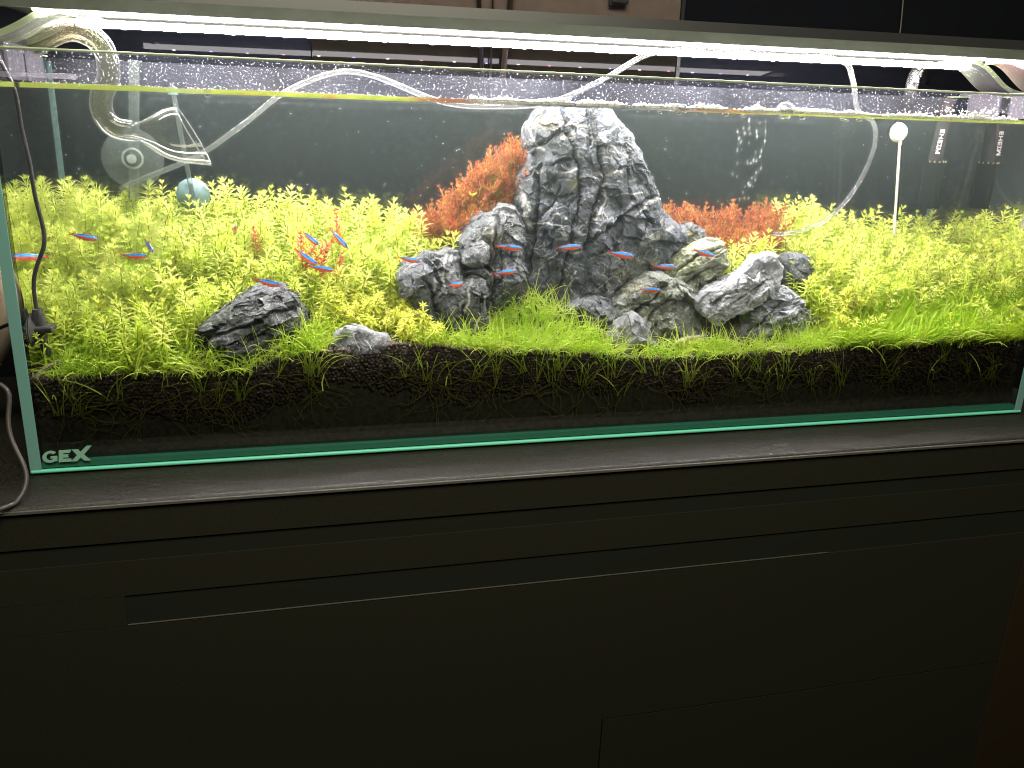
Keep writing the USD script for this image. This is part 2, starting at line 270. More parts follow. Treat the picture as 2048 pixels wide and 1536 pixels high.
cab = thing('cabinet', 'dark brown aquarium cabinet under the tank, with a speckled top', 'cabinet')
XL, XR = -.14, .965
def prism_x(poly, x0, x1):
    """(y, z) outline pushed along x."""
    m = trimesh.creation.extrude_polygon(Polygon(poly), x1-x0, engine='earcut'); v = np.asarray(m.vertices); return np.stack([v[:, 2]+x0, v[:, 0], v[:, 1]], 1), np.asarray(m.faces)[:, ::1]
a = np.linspace(0, np.pi/2, 6); rl = .0035
outline = [(.26, -.0020), (SL+rl, -.0020)] + [(SL+rl-rl*math.sin(t), -.002-rl+rl*math.cos(t)) for t in a[1:]] + [(SL, -.0074), (.26, -.0074)]
obj('worktop', prism_x(outline[::-1], XL, XR), M_CAB_TOP, cab, smooth=40)
obj('worktop_edge', prism_x([(SL+.0016, -.0035), (SL-.0008, -.0045), (SL-.0012, -.0062), (SL-.0002, -.0072), (SL+.002, -.0070)][::-1], XL, XR), M_CAB_HIGHLIGHT, cab, smooth=40)
obj('top_rail', box((XL+.002, SL+.0012, -.0345), (XR-.002, .25, -.0076)), M_CAB, cab, smooth=False)
obj('shadow_gap', box((XL+.004, SL+.0028, -.052), (XR-.004, .25, -.0348)), M_CAB_DARK, cab, smooth=False)
zr0, zr1 = -.079, -.104
xg0, xg1 = .0665, XR-.002
obj('upper_front', box((XL+.002, SL+.002, zr0), (XR-.002, SL+.02, -.0505)), M_CAB, cab, smooth=False)
obj('finger_recess', box((xg0, SL+.0032, zr1-.002), (xg1, SL+.018, zr0)), M_CAB_DARK, cab, smooth=False)
obj('recess_side', box((XL+.002, SL+.002, zr1), (xg0, SL+.02, zr0-.0003)), M_CAB, cab, smooth=False)
obj('recess_lip', tube([(xg0, SL+.0022, zr1+.0002), (.66, SL+.0022, zr1+.0002)], .0006, 8), M_CAB_HIGHLIGHT, cab)  # thin pale tube draws the highlight along the top edge of the door
def slab_xz(poly, y0, y1):
    m = trimesh.creation.extrude_polygon(Polygon(poly), y1-y0, engine='earcut'); v = np.asarray(m.vertices); return np.stack([v[:, 0], v[:, 2]+y0, v[:, 1]], 1), np.asarray(m.faces)[:, ::-1]
zs, xs_ = -.2525, .452
obj('door', slab_xz([(XL+.002, zr1-.0004), (XL+.002, -.70), (xs_, -.70), (xs_, zs), (.8855, zs), (.8855, zr1-.0004)], SL+.002, SL+.02), M_CAB, cab, smooth=False)
obj('door', slab_xz([(xs_+.0012, zs-.0012), (xs_+.0012, -.70), (.8855, -.70), (.8855, zs-.0012)], SL+.002, SL+.02), M_CAB, cab, smooth=False)
obj('stile', box((.8868, SL+.002, -.70), (XR-.002, SL+.02, zr1-.0004), .001), M_CAB_BROWN, cab)
obj('carcass', box((XL+.006, SL+.021, -.72), (XR-.006, .25, -.0525)), M_CAB_DARK, cab, smooth=False)

# ------------------------------------------------------------------ the tank
tank = thing('aquarium', 'frameless glass aquarium standing on the dark cabinet', 'aquarium')
fp_ = obj('front_pane', box((G+.0002, 0, ZB), (W-G-.0002, .006, H-.0012)), GLASS, tank, smooth=False)
obj('back_pane', box((G, D, ZB), (W-G, D+.005, H-.001)), GLASS, tank, smooth=False)
for x0, x1 in ((0, G), (W-G, W)):
    sp0_ = obj('side_pane', box((x0, .0008, ZB), (x1, D+.005, H-.0005)), GLASS, tank, smooth=False)
    obj('side_edge', box((x0+.0002, -.0004, .0002), (x1-.0002, .0006, H-.0003), .0004), M_EDGE_SIDE, sp0_)
    obj('side_edge', box((x0+.0012, D+.0052, .012), (x1-.0012, D+.0062, H-.001)), M_EDGE_SIDE, sp0_)
    obj('side_rim', box((x0+.0003, .0008, H-.0004), (x1-.0003, D+.005, H+.0008), .0005), M_EDGE_TOP, sp0_)
obj('front_rim', box((G, -.0002, H-.0011), (W-G, .0062, H+.0004), .0007), M_EDGE_TOP, fp_)
bp_ = obj('bottom_pane', box((G, .0005, ZF), (W-G, D+.005, ZB-.0002)), M_BOTTOM, tank, smooth=False)
obj('bottom_edge', box((.0004, -.0011, -.0004), (W-.0004, .003, .0024), .0011), M_EDGE, bp_)
obj('silicone_foot', box((.002, .0032, -.0018), (W-.002, D+.004, ZF-.0002)), M_BLACK, tank, smooth=False)
obj('corner_seal', tube([(G+.0006, D-.0012, .04), (G+.0006, D-.0012, H-.004)], .0024, 8), clearish('silicone', (.75, .9, .85), (.17, .31, .27), .5), tank)
obj('corner_seal', tube([(W-G-.0006, D-.0012, .04), (W-G-.0006, D-.0012, H-.004)], .0034, 8), clearish('silicone_b', (.75, .9, .85), (.17, .31, .27), .5), tank)
obj('dried_spray', box((G+.0006, .0063, ZW+.0012), (W-G-.0006, .0064, H-.0012)), M_SPRAY, fp_, smooth=False)
obj('hazy_film', box((G+.001, D-.0006, ZW+.001), (W-G-.001, D-.0004, H-.001)), M_HAZEFILM, tank, smooth=False)
# logo on the glass: the letters are cut from polygons
lg = P(85, 926, -.0012)
def flat(polys, h=.0005):
    return cat_meshes([tm(trimesh.creation.extrude_polygon(p, h, engine='earcut')) for p in polys])
def ringpoly(cx, cy, rx, ry, t0, t1, w, n=26):
    t = np.radians(np.linspace(t0, t1, n)); o_ = np.c_[cx+rx*np.cos(t), cy+ry*np.sin(t)]; i_ = np.c_[cx+(rx-w)*np.cos(t), cy+(ry-w*.72)*np.sin(t)]
    return Polygon(np.vstack([o_, i_[::-1]]))
Gp = ringpoly(.52, .5, .52, .5, 42, 345, .27).union(Polygon([(.55, .54), (1.0, .54), (1.0, .12), (.78, .10), (.78, .34), (.55, .34)]))
Ep = Polygon([(1.10, 0), (2.02, 0), (1.90, .25), (1.40, .25), (1.40, .37), (1.78, .37), (1.78, .63), (1.40, .63), (1.40, .75), (1.84, .75), (1.94, 1.0), (1.10, 1.0)])
Xp = Polygon([(1.95, 0), (2.35, 0), (2.58, .30), (2.86, 0), (3.28, 0), (2.80, .52), (3.30, 1.25), (2.95, 1.25), (2.55, .78), (2.38, 1.0), (1.98, 1.0), (2.32, .52)])
arrow = Polygon([(1.74, .46), (1.95, .46), (1.95, .30), (2.24, .50), (1.95, .70), (1.95, .54), (1.74, .54)])
S = .0094; wl = .0335/3.3
Ml = frame((1, 0, 0), (.12, 0, 1), (0, -1, 0), lg) @ np.diag([wl, S, 1, 1])
logo = [g for p in (Gp, Ep, Xp) for g in (getattr(p.difference(arrow.buffer(.03)), 'geoms', [p.difference(arrow.buffer(.03))]))]
obj('logo', moved(flat(logo), Ml), M_LOGO, fp_, smooth=False)
tag(obj('backing_board', box((.004, D+.008, .002), (W-.004, D+.011, H-.004)), M_BLACKBOARD, smooth=False), 'black backing sheet standing behind the back glass of the tank', 'backing sheet')
tag(obj('water', box((G+.0005, .0066, ZB+.0001), (W-G-.0005, D-.0008, ZW)), M_WATER, smooth=False), kind='structure')
# the curved rim of water that climbs the front glass
prof = np.array([(.0066, ZW+.0016), (.0080, ZW+.0009), (.0098, ZW+.0001), (.0118, ZW-.0008), (.0136, ZW-.0018)])
nx = 2; xs = np.linspace(G+.001, W-G-.001, 160)
wob = (noise(np.c_[xs*60, xs*0, xs*0], 3)-.5)*.0008
V = np.array([[x, y, z+w_*(1 if k == 0 else .3)] for x, w_ in zip(xs, wob) for k, (y, z) in enumerate(prof)])
k = len(prof); I, J = np.meshgrid(np.arange(len(xs)-1), np.arange(k-1), indexing='ij')
Fm = np.stack([I*k+J, (I+1)*k+J, (I+1)*k+J+1, I*k+J+1], -1).reshape(-1, 4)
tag(obj('meniscus', (V, Fm), M_MENISC, smooth=True), 'thin bright rim of water climbing the inside of the front glass', 'waterline')

# ------------------------------------------------------------------ the lamp
lz = lambda x: .3262+.0042*x/.9
lamp = thing('led_lamp', 'long black aquarium lamp with two glowing rows above the tank', 'lamp')
LX0, LX1 = .004, .893
def tilt(m):
    v, f = m; v = v.copy(); v[:, 2] += .0042*v[:, 0]/.9; return v, f
z0 = .3262
obj('housing', tilt(prism_x([(.032, z0+.0085), (.034, z0+.0165), (.165, z0+.0165), (.167, z0+.0085)], LX0, LX1)), M_LAMP_BLACK, lamp, smooth=20)
obj('front_rail', tilt(prism_x([(.0335, z0+.0004), (.0300, z0+.0083), (.040, z0+.0083), (.040, z0+.0004)][::-1], LX0, LX1)), M_LAMP_GREY, lamp, smooth=20)
obj('rear_rail', tilt(prism_x([(.160, z0+.0004), (.160, z0+.0083), (.168, z0+.0083), (.166, z0+.0004)][::-1], LX0, LX1)), M_LAMP_GREY, lamp, smooth=20)
obj('underside', tilt(box((LX0+.002, .0402, z0+.003), (LX1-.002, .1598, z0+.0082))), M_LAMP_IN, lamp, smooth=False)
for (yt, zc, xa, xb) in ((.050, .0034, .030, .872), (.118, -.0016, .046, .862)):
    t = np.linspace(0, np.pi, 9); R = .0049
    poly = [(yt-R*math.cos(q), z0+zc+.0015-R*1.15*math.sin(q)) for q in t]
    lt_ = obj('light_tube', tilt(prism_x(poly, xa, xb)), M_TUBE, lamp, smooth=40)
    for j in range(21):
        x = xa+.02+j*.0405+(.012 if yt > .1 else 0)
        if x > xb-.008: break
        v, f = sphere((x, yt+.0008, z0+zc+.0015-R*1.10), .0013, 1, (1.5, 1, .5))
        obj('diode', tilt((v, f)), M_DIODE[(0, 1, 2, 1)[(j+(yt > .1)) % 4]], lt_)
# clear bent legs
def strap(xpts, y0, y1, th=.0035):
    c = spline(xpts, 40); T = np.gradient(c, axis=0); T /= np.linalg.norm(T, axis=1)[:, None]; N = np.c_[-T[:, 1], T[:, 0]]
    poly = Polygon(np.vstack([c+N*th/2, (c-N*th/2)[::-1]]))
    m = trimesh.creation.extrude_polygon(poly, y1-y0, engine='earcut'); v = np.asarray(m.vertices)
    return np.stack([v[:, 0], v[:, 2]+y0, v[:, 1]], 1), np.asarray(m.faces)[:, ::-1]
for side in (0, 1):
    mx = (lambda x: x) if side == 0 else (lambda x: W-x)
    lab = ('left', 'right')[side]
    lg_ = thing('lamp_leg', 'clear acrylic lamp leg standing on the %s rim of the tank' % lab, 'lamp leg')
    for (y0, y1, xe) in ((.045, .078, .052), (.098, .134, .060)):
        top = z0+(.0005 if side == 0 else .0035)
        pts = [(mx(-.030), H+.0040), (mx(-.012), H+.0042), (mx(.004), H+.0085), (mx(.022), top-.010), (mx(.036), top-.002), (mx(xe), top)]
        if side: pts = pts
        obj('bent_strap', strap(pts, y0, y1), M_ACRYL, lg_, smooth=40)
        for ye in (y0, y1):
            obj('strap_edge', strap([(x, z+.0002) for x, z in pts], ye-.0006, ye+.0006, .0040), M_ACRYL_EDGE, lg_, smooth=40)
        obj('clamp_cheek', box((mx(.010), y0-.004, H-.020), (mx(.0125), y1+.004, H+.004), .0008), M_ACRYL, lg_)
        obj('clamp_cheek', box((mx(-.0015), y0-.004, H-.016), (mx(-.004), y1+.004, H+.004), .0008), M_ACRYL, lg_)
    obj('foot_bar', box((mx(-.034), .030, H+.0012), (mx(.014), .150, H+.0042), .0008), M_ACRYL, lg_)
    obj('stop_plate', box((mx(.0128), .012, H-.0185), (mx(.060), .0145, H-.0150), .0006), M_ACRYL, lg_)

# ------------------------------------------------------------------ soil
FRONT = np.array([(60, 768), (150, 760), (250, 755), (350, 752), (480, 748), (520, 738), (560, 722), (640, 708), (720, 702), (800, 692), (900, 700), (1000, 710), (1100, 706), (1200, 715), (1300, 722), (1400, 718), (1500, 712), (1600, 706), (1700, 699), (1800, 696), (1900, 691), (2040, 686)], float)
FW = np.array([P(a, b, .0085) for a, b in FRONT])
zfront = lambda x: np.interp(x, FW[:, 0], FW[:, 2])
ctl = []
def C(y, L, *pts):
    for px, py in pts:
        p = P(px, py, y); ctl.append((p[0], p[1], p[2]-L*.82))
C(.155, .045, (20, 350), (100, 352), (250, 368), (400, 364), (520, 374), (630, 384), (700, 398), (780, 408), (850, 434))
C(.09, .036, (100, 500), (250, 510), (400, 500), (550, 500), (700, 500), (800, 510))
C(.045, .028, (100, 640), (250, 640), (370, 630), (650, 600), (750, 600), (850, 620))
C(.025, .012, (100, 720), (250, 715), (400, 705))
C(.03, 0, (760, 674), (830, 672), (700, 690), (560, 700))
C(.12, .036, (860, 425), (900, 390), (950, 335), (1000, 292), (1040, 262))
C(.09, .03, (900, 455), (960, 425), (1010, 400))
C(.15, .04, (1150, 400), (1250, 420))
C(.14, .032, (1330, 430), (1400, 436), (1470, 432), (1550, 425))
C(.10, .03, (1450, 480), (1520, 490), (1300, 520))
C(.06, 0, (1000, 620), (1200, 620), (1300, 610), (1500, 600))
C(.03, 0, (1000, 692), (1100, 690), (1250, 696), (1400, 694), (1500, 690), (1650, 686), (1800, 680), (2000, 672))
C(.155, .042, (1600, 398), (1700, 425), (1850, 434), (1950, 432), (2048, 432))
C(.09, .034, (1700, 520), (1850, 525), (2000, 540))
C(.05, .016, (1700, 600), (1850, 604), (2000, 604))
for x, z in zip(FW[:, 0], FW[:, 2]): ctl.append((x, .010, z))
ctl = np.array(ctl)
rbf = RBFInterpolator(ctl[:, :2]*[1, 1.6], ctl[:, 2], kernel='thin_plate_spline', smoothing=2e-4, neighbors=40)
gx, gy = np.linspace(G+.0006, W-G-.0006, 300), np.linspace(.0118, D-.0012, 70)
GX, GY = np.meshgrid(gx, gy, indexing='ij')
GZ = rbf(np.c_[GX.ravel(), GY.ravel()*1.6]).reshape(GX.shape)
wgt = np.clip((GY-.0118)/.014, 0, 1); GZ = zfront(GX)*(1-wgt)+GZ*wgt
GZ = np.clip(GZ, .03, .235)+(fbm(np.stack([GX*120, GY*120, GX*0], -1), 3, 5)-.5)*.004
from scipy.interpolate import RegularGridInterpolator
soil_z = RegularGridInterpolator((gx, gy), GZ, bounds_error=False, fill_value=None)
def height_solid(gx, gy, GZ, zb):
    n, m = GZ.shape; X, Y = np.meshgrid(gx, gy, indexing='ij')
    top = np.stack([X, Y, GZ], -1).reshape(-1, 3); bot = np.stack([X, Y, np.full_like(GZ, zb)], -1).reshape(-1, 3)
    I, J = np.meshgrid(np.arange(n-1), np.arange(m-1), indexing='ij'); q = np.stack([I*m+J, (I+1)*m+J, (I+1)*m+J+1, I*m+J+1], -1).reshape(-1, 4)
    N = n*m; faces = [q, q[:, ::-1]+N]
    def wall(idx): a, b = idx[:-1], idx[1:]; return np.stack([a+N, b+N, b, a], -1)
    faces += [wall(np.arange(n)*m), wall((np.arange(n)*m+m-1)[::-1]), wall(np.arange(m)[::-1]), wall((n-1)*m+np.arange(m))]
    return np.vstack([top, bot]), np.vstack(faces)
tag(obj('soil', height_solid(gx, gy, GZ, ZB+.0003), M_SOIL, smooth=True), kind='structure')

def instancer(name, protos, pos, quat, scl, idx, label, cat, group=None):
    """PointInstancer under /World whose prototypes are (mesh, material) pairs."""
    path = numbered('/World', name); pi = UsdGeom.PointInstancer.Define(stage, path); rel = pi.CreatePrototypesRel()
    for i, pr in enumerate(protos):
        q = f'{path}/kinds/kind_{chr(97+i)}'
        if isinstance(pr, str):
            x = UsdGeom.Xform.Define(stage, q); x.GetPrim().GetReferences().AddInternalReference(pr)
        else: usdkit.mesh(stage, q, pr[0], pr[1], smooth=30)
        rel.AddTarget(q)
    pi.CreateProtoIndicesAttr(Vt.IntArray.FromNumpy(np.asarray(idx, np.int32)))
    pi.CreatePositionsAttr(Vt.Vec3fArray.FromNumpy(np.asarray(pos, np.float32)))
    pi.CreateScalesAttr(Vt.Vec3fArray.FromNumpy(np.repeat(np.asarray(scl, np.float32)[:, None], 3, 1)))
    q = np.asarray(quat, float)
    pi.CreateOrientationsAttr(Vt.QuathArray([Gf.Quath(float(a), float(b), float(c), float(d)) for a, b, c, d in q]))
    return tag(pi.GetPrim(), label, cat, group, 'stuff')
def rand_quat(n):
    q = rng.normal(size=(n, 4)); return q/np.linalg.norm(q, axis=1)[:, None]
grains = []
for s in range(5):
    m = trimesh.creation.icosphere(1, 1.0); v = np.asarray(m.vertices); v = v*(.86+.3*noise(v*1.7+10*s, s)[:, None])*np.array([1, .92, .85]); grains.append(((v, np.asarray(m.faces)), M_GRAIN))
pos = []
sp = .0030
for row in range(34):
    for x in np.arange(G+.002, W-G-.002, sp):
        xx = x+(sp/2 if row % 2 else 0)+rng.uniform(-.0007, .0007); z = zfront(xx)+.0010-row*sp*.86+rng.uniform(-.0007, .0007)
        if z < .0105 or row > 9+9*noise(np.array([[xx*22, 0, 0]]), 4)[0]+rng.uniform(-1.5, 1.5): continue
        pos.append((xx, .0108+rng.uniform(-.0004, .0006), z))
# loose grains on the open ground near the front glass
for _ in range(5200):
    x, y = rng.uniform(G+.002, W-G-.002), .0110+abs(rng.normal())*.011
    if y > .045: continue
    pos.append((x, y, float(soil_z((x, y)))+rng.uniform(-.0004, .0009)))
pos = np.array(pos); n = len(pos)
instancer('soil_granules', grains, pos, rand_quat(n), rng.uniform(.00135, .00195, n), rng.integers(0, 5, n), 'dark brown round soil granules packed against the front glass', 'soil granules')

# ------------------------------------------------------------------ stones
def inside_star(poly, c):
    n = len(poly); return poly
def rock(name, label, px, y0, tf, tb, mt, seed, sub=5, facet=.0022, rough=.0016, cracks=(), veins=(), algae=(), power=.55, strata=None, group=None, pits=0.0):
    W3 = np.array([P(a, b, y0) for a, b in px]); poly = W3[:, [0, 2]]
    pg = Polygon(poly); pg = pg if pg.is_valid else pg.buffer(0)
    c = np.array(pg.representative_point().coords[0]) if not pg.contains(pg.centroid) else np.array(pg.centroid.coords[0])
    m = trimesh.creation.icosphere(sub, 1.0); u = np.asarray(m.vertices); fc = np.asarray(m.faces)
    # outline radius by angle
    th = np.linspace(-np.pi, np.pi, 721); seg0 = poly; seg1 = np.roll(poly, -1, 0); R = np.zeros(len(th))
    for i, t in enumerate(th):
        d = np.array([math.cos(t), math.sin(t)]); e = seg1-seg0; den = d[0]*e[:, 1]-d[1]*e[:, 0]; w_ = seg0-c
        with np.errstate(divide='ignore', invalid='ignore'):
            s = (w_[:, 0]*e[:, 1]-w_[:, 1]*e[:, 0])/den; q = (w_[:, 0]*d[1]-w_[:, 1]*d[0])/den
        ok = (q >= -1e-9) & (q <= 1+1e-9) & (s > 0); R[i] = s[ok].max() if ok.any() else .001
    ang = np.arctan2(u[:, 2], u[:, 0]); rad = np.interp(ang, th, R); sinp = np.sqrt(u[:, 0]**2+u[:, 2]**2); cosp = u[:, 1]
    rr_ = sinp**.8
    yy = np.sign(cosp)*np.abs(cosp)**power
    v = np.stack([c[0]+np.cos(ang)*rad*rr_, y0+np.where(yy < 0, yy*tf, yy*tb), c[1]+np.sin(ang)*rad*rr_], 1)
    nrm = np.asarray(trimesh.Trimesh(v, fc, process=False).vertex_normals)
    r2 = np.random.default_rng(seed); keep = np.clip(1-sinp**6*.75, .2, 1)
    if facet:
        for scale_, amp in ((1.0, 1.0), (.45, .6), (.2, .3)):
            cells = max(8, int(pg.area/((.016*scale_)**2))); ext = v.min(0), v.max(0)
            sd = r2.uniform(ext[0], ext[1], (cells*2, 3)); q = v.copy()
            if strata is not None:   # stretch the cells along the bedding
                ax = np.array([math.cos(strata), 0, math.sin(strata)]); al = q @ ax; q = q-.72*al[:, None]*ax; sal = sd @ ax; sdd = sd-.72*sal[:, None]*ax
            else: sdd = sd
            q = q+(np.stack([fbm(v*70, 3, seed+i) for i in range(3)], 1)-.5)*.012
            _, ci = cKDTree(sdd).query(q); gr = r2.normal(size=(len(sd), 3))*.22; off = r2.uniform(-1, 1, len(sd))*facet*amp
            dd = off[ci]+np.einsum('ij,ij->i', gr[ci], v-sd[ci])*amp
            v = v+nrm*(np.clip(dd, -2.2*facet, 2.2*facet)*keep)[:, None]
    rid = 1-np.abs(2*fbm(v*np.array([95, 95, 95]), 4, seed+9)-1)*2
    v = v+nrm*((fbm(v*170, 5, seed+3)-.5)*2.6*rough+rid*rough*.7)[:, None]
    if pits:
        pc = r2.uniform(v.min(0), v.max(0), (900, 3)); dist, _ = cKDTree(pc).query(v); v = v-nrm*(np.clip(1-dist/.0035, 0, 1)**1.5*pits)[:, None]
    V2 = PX(v); crack = np.zeros(len(v)); vein = np.zeros(len(v)); alg = np.zeros(len(v))
    def pld(line):
        L = np.array(line, float); best = np.full(len(v), 1e9)
        jit = (np.stack([fbm(v*110+50, 3, seed+21), fbm(v*110, 3, seed+22)], 1)-.5)*16
        Q = V2+jit
        for a_, b_ in zip(L[:-1], L[1:]):
            e = b_-a_; t = np.clip(((Q-a_) @ e)/(e @ e), 0, 1); best = np.minimum(best, np.linalg.norm(Q-a_-t[:, None]*e, axis=1))
        return best
    frontside = v[:, 1] < y0+.004
    for line, wd, dep in cracks:
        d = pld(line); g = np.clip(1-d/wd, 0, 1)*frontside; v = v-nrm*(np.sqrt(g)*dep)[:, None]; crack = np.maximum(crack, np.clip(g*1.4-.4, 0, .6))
    for line, wd in veins:
        d = pld(line); vein = np.maximum(vein, np.clip(1.4-d/wd, 0, 1)*frontside*np.clip(fbm(v*140, 3, seed+31)*3-.7, .15, 1))
    for (ax_, ay_, ar_) in algae:
        alg = np.maximum(alg, np.clip(1-np.linalg.norm(V2-[ax_, ay_], axis=1)/ar_, 0, 1)*np.clip(fbm(v*120, 4, seed+41)*4-1.5, 0, 1)*.6)
    p = obj(name, (v, fc), mt, smooth=False, prim={'vein': vein, 'crack': crack, 'algae': alg})
    return tag(p, label, 'stone', group)

main_px = [(1050, 250), (1068, 228), (1086, 213), (1110, 211), (1160, 212), (1208, 212), (1218, 232), (1238, 252), (1262, 288), (1280, 330), (1292, 360), (1303, 392), (1318, 425), (1345, 448), (1358, 462), (1352, 492), (1318, 520), (1282, 552), (1262, 590), (1240, 640), (1180, 665), (1080, 662), (1010, 640), (1000, 560), (1010, 480), (1018, 430), (1022, 385), (1035, 345), (1048, 320), (1045, 285)]
rock('main_stone', 'tallest grey stone with white veins, rising to the water surface', main_px, .105, .045, .03, R_GREY, 11, 7, .0019, .0011,
    cracks=[([(1128, 214), (1132, 262), (1150, 300), (1160, 350), (1162, 390), (1155, 430), (1142, 470), (1135, 520), (1122, 570), (1105, 620)], 6, .0055),
            ([(1182, 214), (1192, 270), (1200, 310), (1207, 350), (1202, 385), (1192, 410), (1180, 470), (1170, 500)], 6.5, .006),
            ([(1172, 214), (1178, 250), (1180, 290)], 3.5, .003), ([(1310, 395), (1262, 420), (1240, 440), (1205, 468), (1175, 490)], 6, .005),
            ([(1078, 330), (1080, 380), (1072, 440), (1066, 490), (1055, 560), (1040, 600)], 6, .005), ([(1090, 335), (1120, 322), (1155, 315)], 4, .003), ([(1262, 300), (1258, 360), (1262, 400)], 3.5, .003),
            ([(1122, 370), (1108, 410), (1085, 430)], 3.5, .003), ([(1290, 420), (1310, 455)], 4, .003), ([(1048, 300), (1085, 285), (1120, 262)], 3.5, .003), ([(1210, 620), (1232, 590), (1262, 560)], 5, .004)],
    veins=[([(1107, 239), (1135, 250), (1165, 255), (1188, 250)], 3.5), ([(1125, 276), (1155, 268), (1190, 275), (1215, 265), (1230, 258)], 2.2), ([(1042, 384), (1052, 410), (1056, 440), (1060, 455)], 6),
           ([(1050, 240), (1070, 285), (1090, 300)], 2), ([(1195, 272), (1230, 298), (1270, 330)], 1.5), ([(1055, 450), (1090, 446), (1122, 452)], 2), ([(1202, 345), (1210, 400), (1195, 440)], 2.4), ([(1330, 390), (1290, 415), (1270, 430)], 2),
           ([(1075, 345), (1120, 345), (1150, 340)], 1.6), ([(1285, 488), (1320, 468), (1345, 455)], 4), ([(1210, 312), (1240, 320), (1262, 308)], 1.6), ([(1212, 350), (1245, 345)], 2.5), ([(1080, 540), (1095, 520), (1130, 500), (1160, 505)], 1.5),
           ([(1160, 610), (1140, 570), (1150, 540)], 1.5), ([(1200, 400), (1240, 390), (1285, 385)], 1.4), ([(1214, 214), (1216, 245)], 7), ([(1035, 560), (1060, 590), (1075, 620)], 1.5), ([(1180, 520), (1220, 505), (1240, 515)], 1.8)],
    algae=[(1095, 240, 34), (1150, 365, 22), (1290, 520, 40), (1240, 560, 45)], pits=.0009)
rock('side_stone', 'grey stone with a white vein leaning on the left of the tallest stone', [(945, 440), (962, 428), (985, 425), (1002, 410), (1025, 412), (1035, 440), (1040, 500), (1036, 560), (1030, 640), (930, 660), (905, 600), (912, 520), (915, 480), (925, 465)], .075, .03, .03, R_DARK, 23, 6, .0026, .0013,
    cracks=[([(995, 420), (990, 480), (988, 560), (985, 620)], 4, .003), ([(925, 500), (955, 520), (985, 545)], 6, .005), ([(1010, 440), (1002, 500), (1004, 560)], 4, .003), ([(905, 560), (940, 550), (968, 560)], 5, .004)],
    veins=[([(982, 435), (985, 470), (988, 530), (984, 580), (978, 640)], 3), ([(1010, 430), (1003, 465), (1000, 490)], 1.6), ([(980, 440), (955, 480)], 1.8), ([(1036, 500), (1030, 540)], 2)], algae=[(985, 470, 25)])
rock('knob_stone', 'small dark rounded knob jutting from the stone left of the tallest stone', [(928, 512), (940, 492), (965, 482), (975, 492), (972, 515), (960, 530), (940, 534), (928, 526)], .046, .014, .03, R_DARK, 29, 5, .0014, .0009, veins=[([(966, 485), (972, 500)], 2.5)])
rock('side_stone', 'dark stone at the left end of the stone group, beside the yellow bush', [(795, 548), (812, 530), (832, 518), (855, 507), (880, 512), (895, 502), (912, 505), (925, 560), (925, 660), (860, 670), (815, 610), (798, 575)], .058, .024, .03, R_DARK, 31, 6, .0024, .0013,
    cracks=[([(848, 520), (870, 540), (880, 565), (870, 600)], 5, .004), ([(850, 555), (870, 600), (880, 650)], 5, .004), ([(855, 510), (878, 530)], 5, .004)], veins=[([(893, 505), (890, 540), (886, 575)], 2.4), ([(848, 545), (855, 570)], 1.6), ([(880, 610), (890, 585)], 1.8)])
rock('side_stone', 'low blocky grey stone with a thick white vein behind the central grass', [(893, 590), (905, 572), (940, 556), (962, 556), (970, 575), (972, 680), (890, 690), (880, 640)], .045, .016, .03, R_DARK, 37, 6, .0022, .0012,
    cracks=[([(968, 590), (960, 640)], 4, .003), ([(925, 610), (935, 660)], 4, .003)], veins=[([(943, 555), (935, 580), (938, 600), (930, 625)], 3)])
rock('left_stone', 'dark stone half buried under the green plants on the left', [(388, 655), (410, 640), (440, 622), (478, 600), (505, 582), (535, 572), (560, 572), (590, 590), (610, 620), (612, 660), (580, 720), (470, 740), (400, 720), (385, 690)], .042, .020, .03, R_DARK, 41, 6, .0026, .0014, strata=.45,
    cracks=[([(400, 690), (440, 668), (500, 650), (540, 628), (590, 618)], 5, .004), ([(470, 700), (520, 670), (560, 652)], 5, .004)], veins=[([(520, 600), (545, 585), (550, 575)], 1.8), ([(585, 650), (600, 636), (605, 642)], 2.5), ([(530, 665), (545, 660)], 2.5)])
rock('flat_stone', 'small smooth pale grey stone lying on the bare soil', [(665, 690), (672, 665), (690, 652), (720, 652), (748, 662), (775, 672), (785, 684), (760, 712), (715, 722), (680, 714)], .020, .009, .012, R_PEBBLE, 43, 6, .0008, .0007)
rock('small_stone', 'small dark rough stone behind the red plants right of the tallest stone', [(1342, 470), (1360, 452), (1385, 448), (1402, 458), (1408, 490), (1390, 540), (1340, 540)], .095, .016, .02, R_DARK, 47, 5, .002, .0014, algae=[(1375, 470, 30)])
rock('slanting_stone', 'yellowish layered stone slanting up right of the tallest stone', [(1335, 560), (1345, 520), (1362, 500), (1390, 485), (1415, 480), (1440, 483), (1442, 500), (1448, 520), (1440, 540), (1410, 560), (1385, 575), (1375, 620), (1335, 620)], .072, .020, .02, R_YELLOW, 53, 6, .0022, .0014, strata=.5,
    cracks=[([(1345, 550), (1390, 515), (1440, 495)], 4, .003), ([(1360, 575), (1400, 550), (1440, 530)], 4, .003)])
rock('mossy_stone', 'broad olive stone with algae at the foot of the tallest stone', [(1205, 650), (1225, 610), (1245, 585), (1275, 560), (1300, 545), (1325, 548), (1350, 560), (1378, 570), (1388, 600), (1395, 650), (1385, 720), (1210, 720)], .060, .022, .03, R_OLIVE, 59, 6, .0028, .0020,
    cracks=[([(1235, 640), (1280, 620), (1310, 600), (1330, 570)], 5, .004), ([(1300, 640), (1320, 610), (1345, 600)], 5, .004), ([(1290, 680), (1310, 650)], 4, .003)], veins=[([(1345, 640), (1380, 610)], 2), ([(1240, 625), (1270, 612), (1300, 615)], 1.6)], algae=[(1270, 590, 50), (1320, 640, 50)])
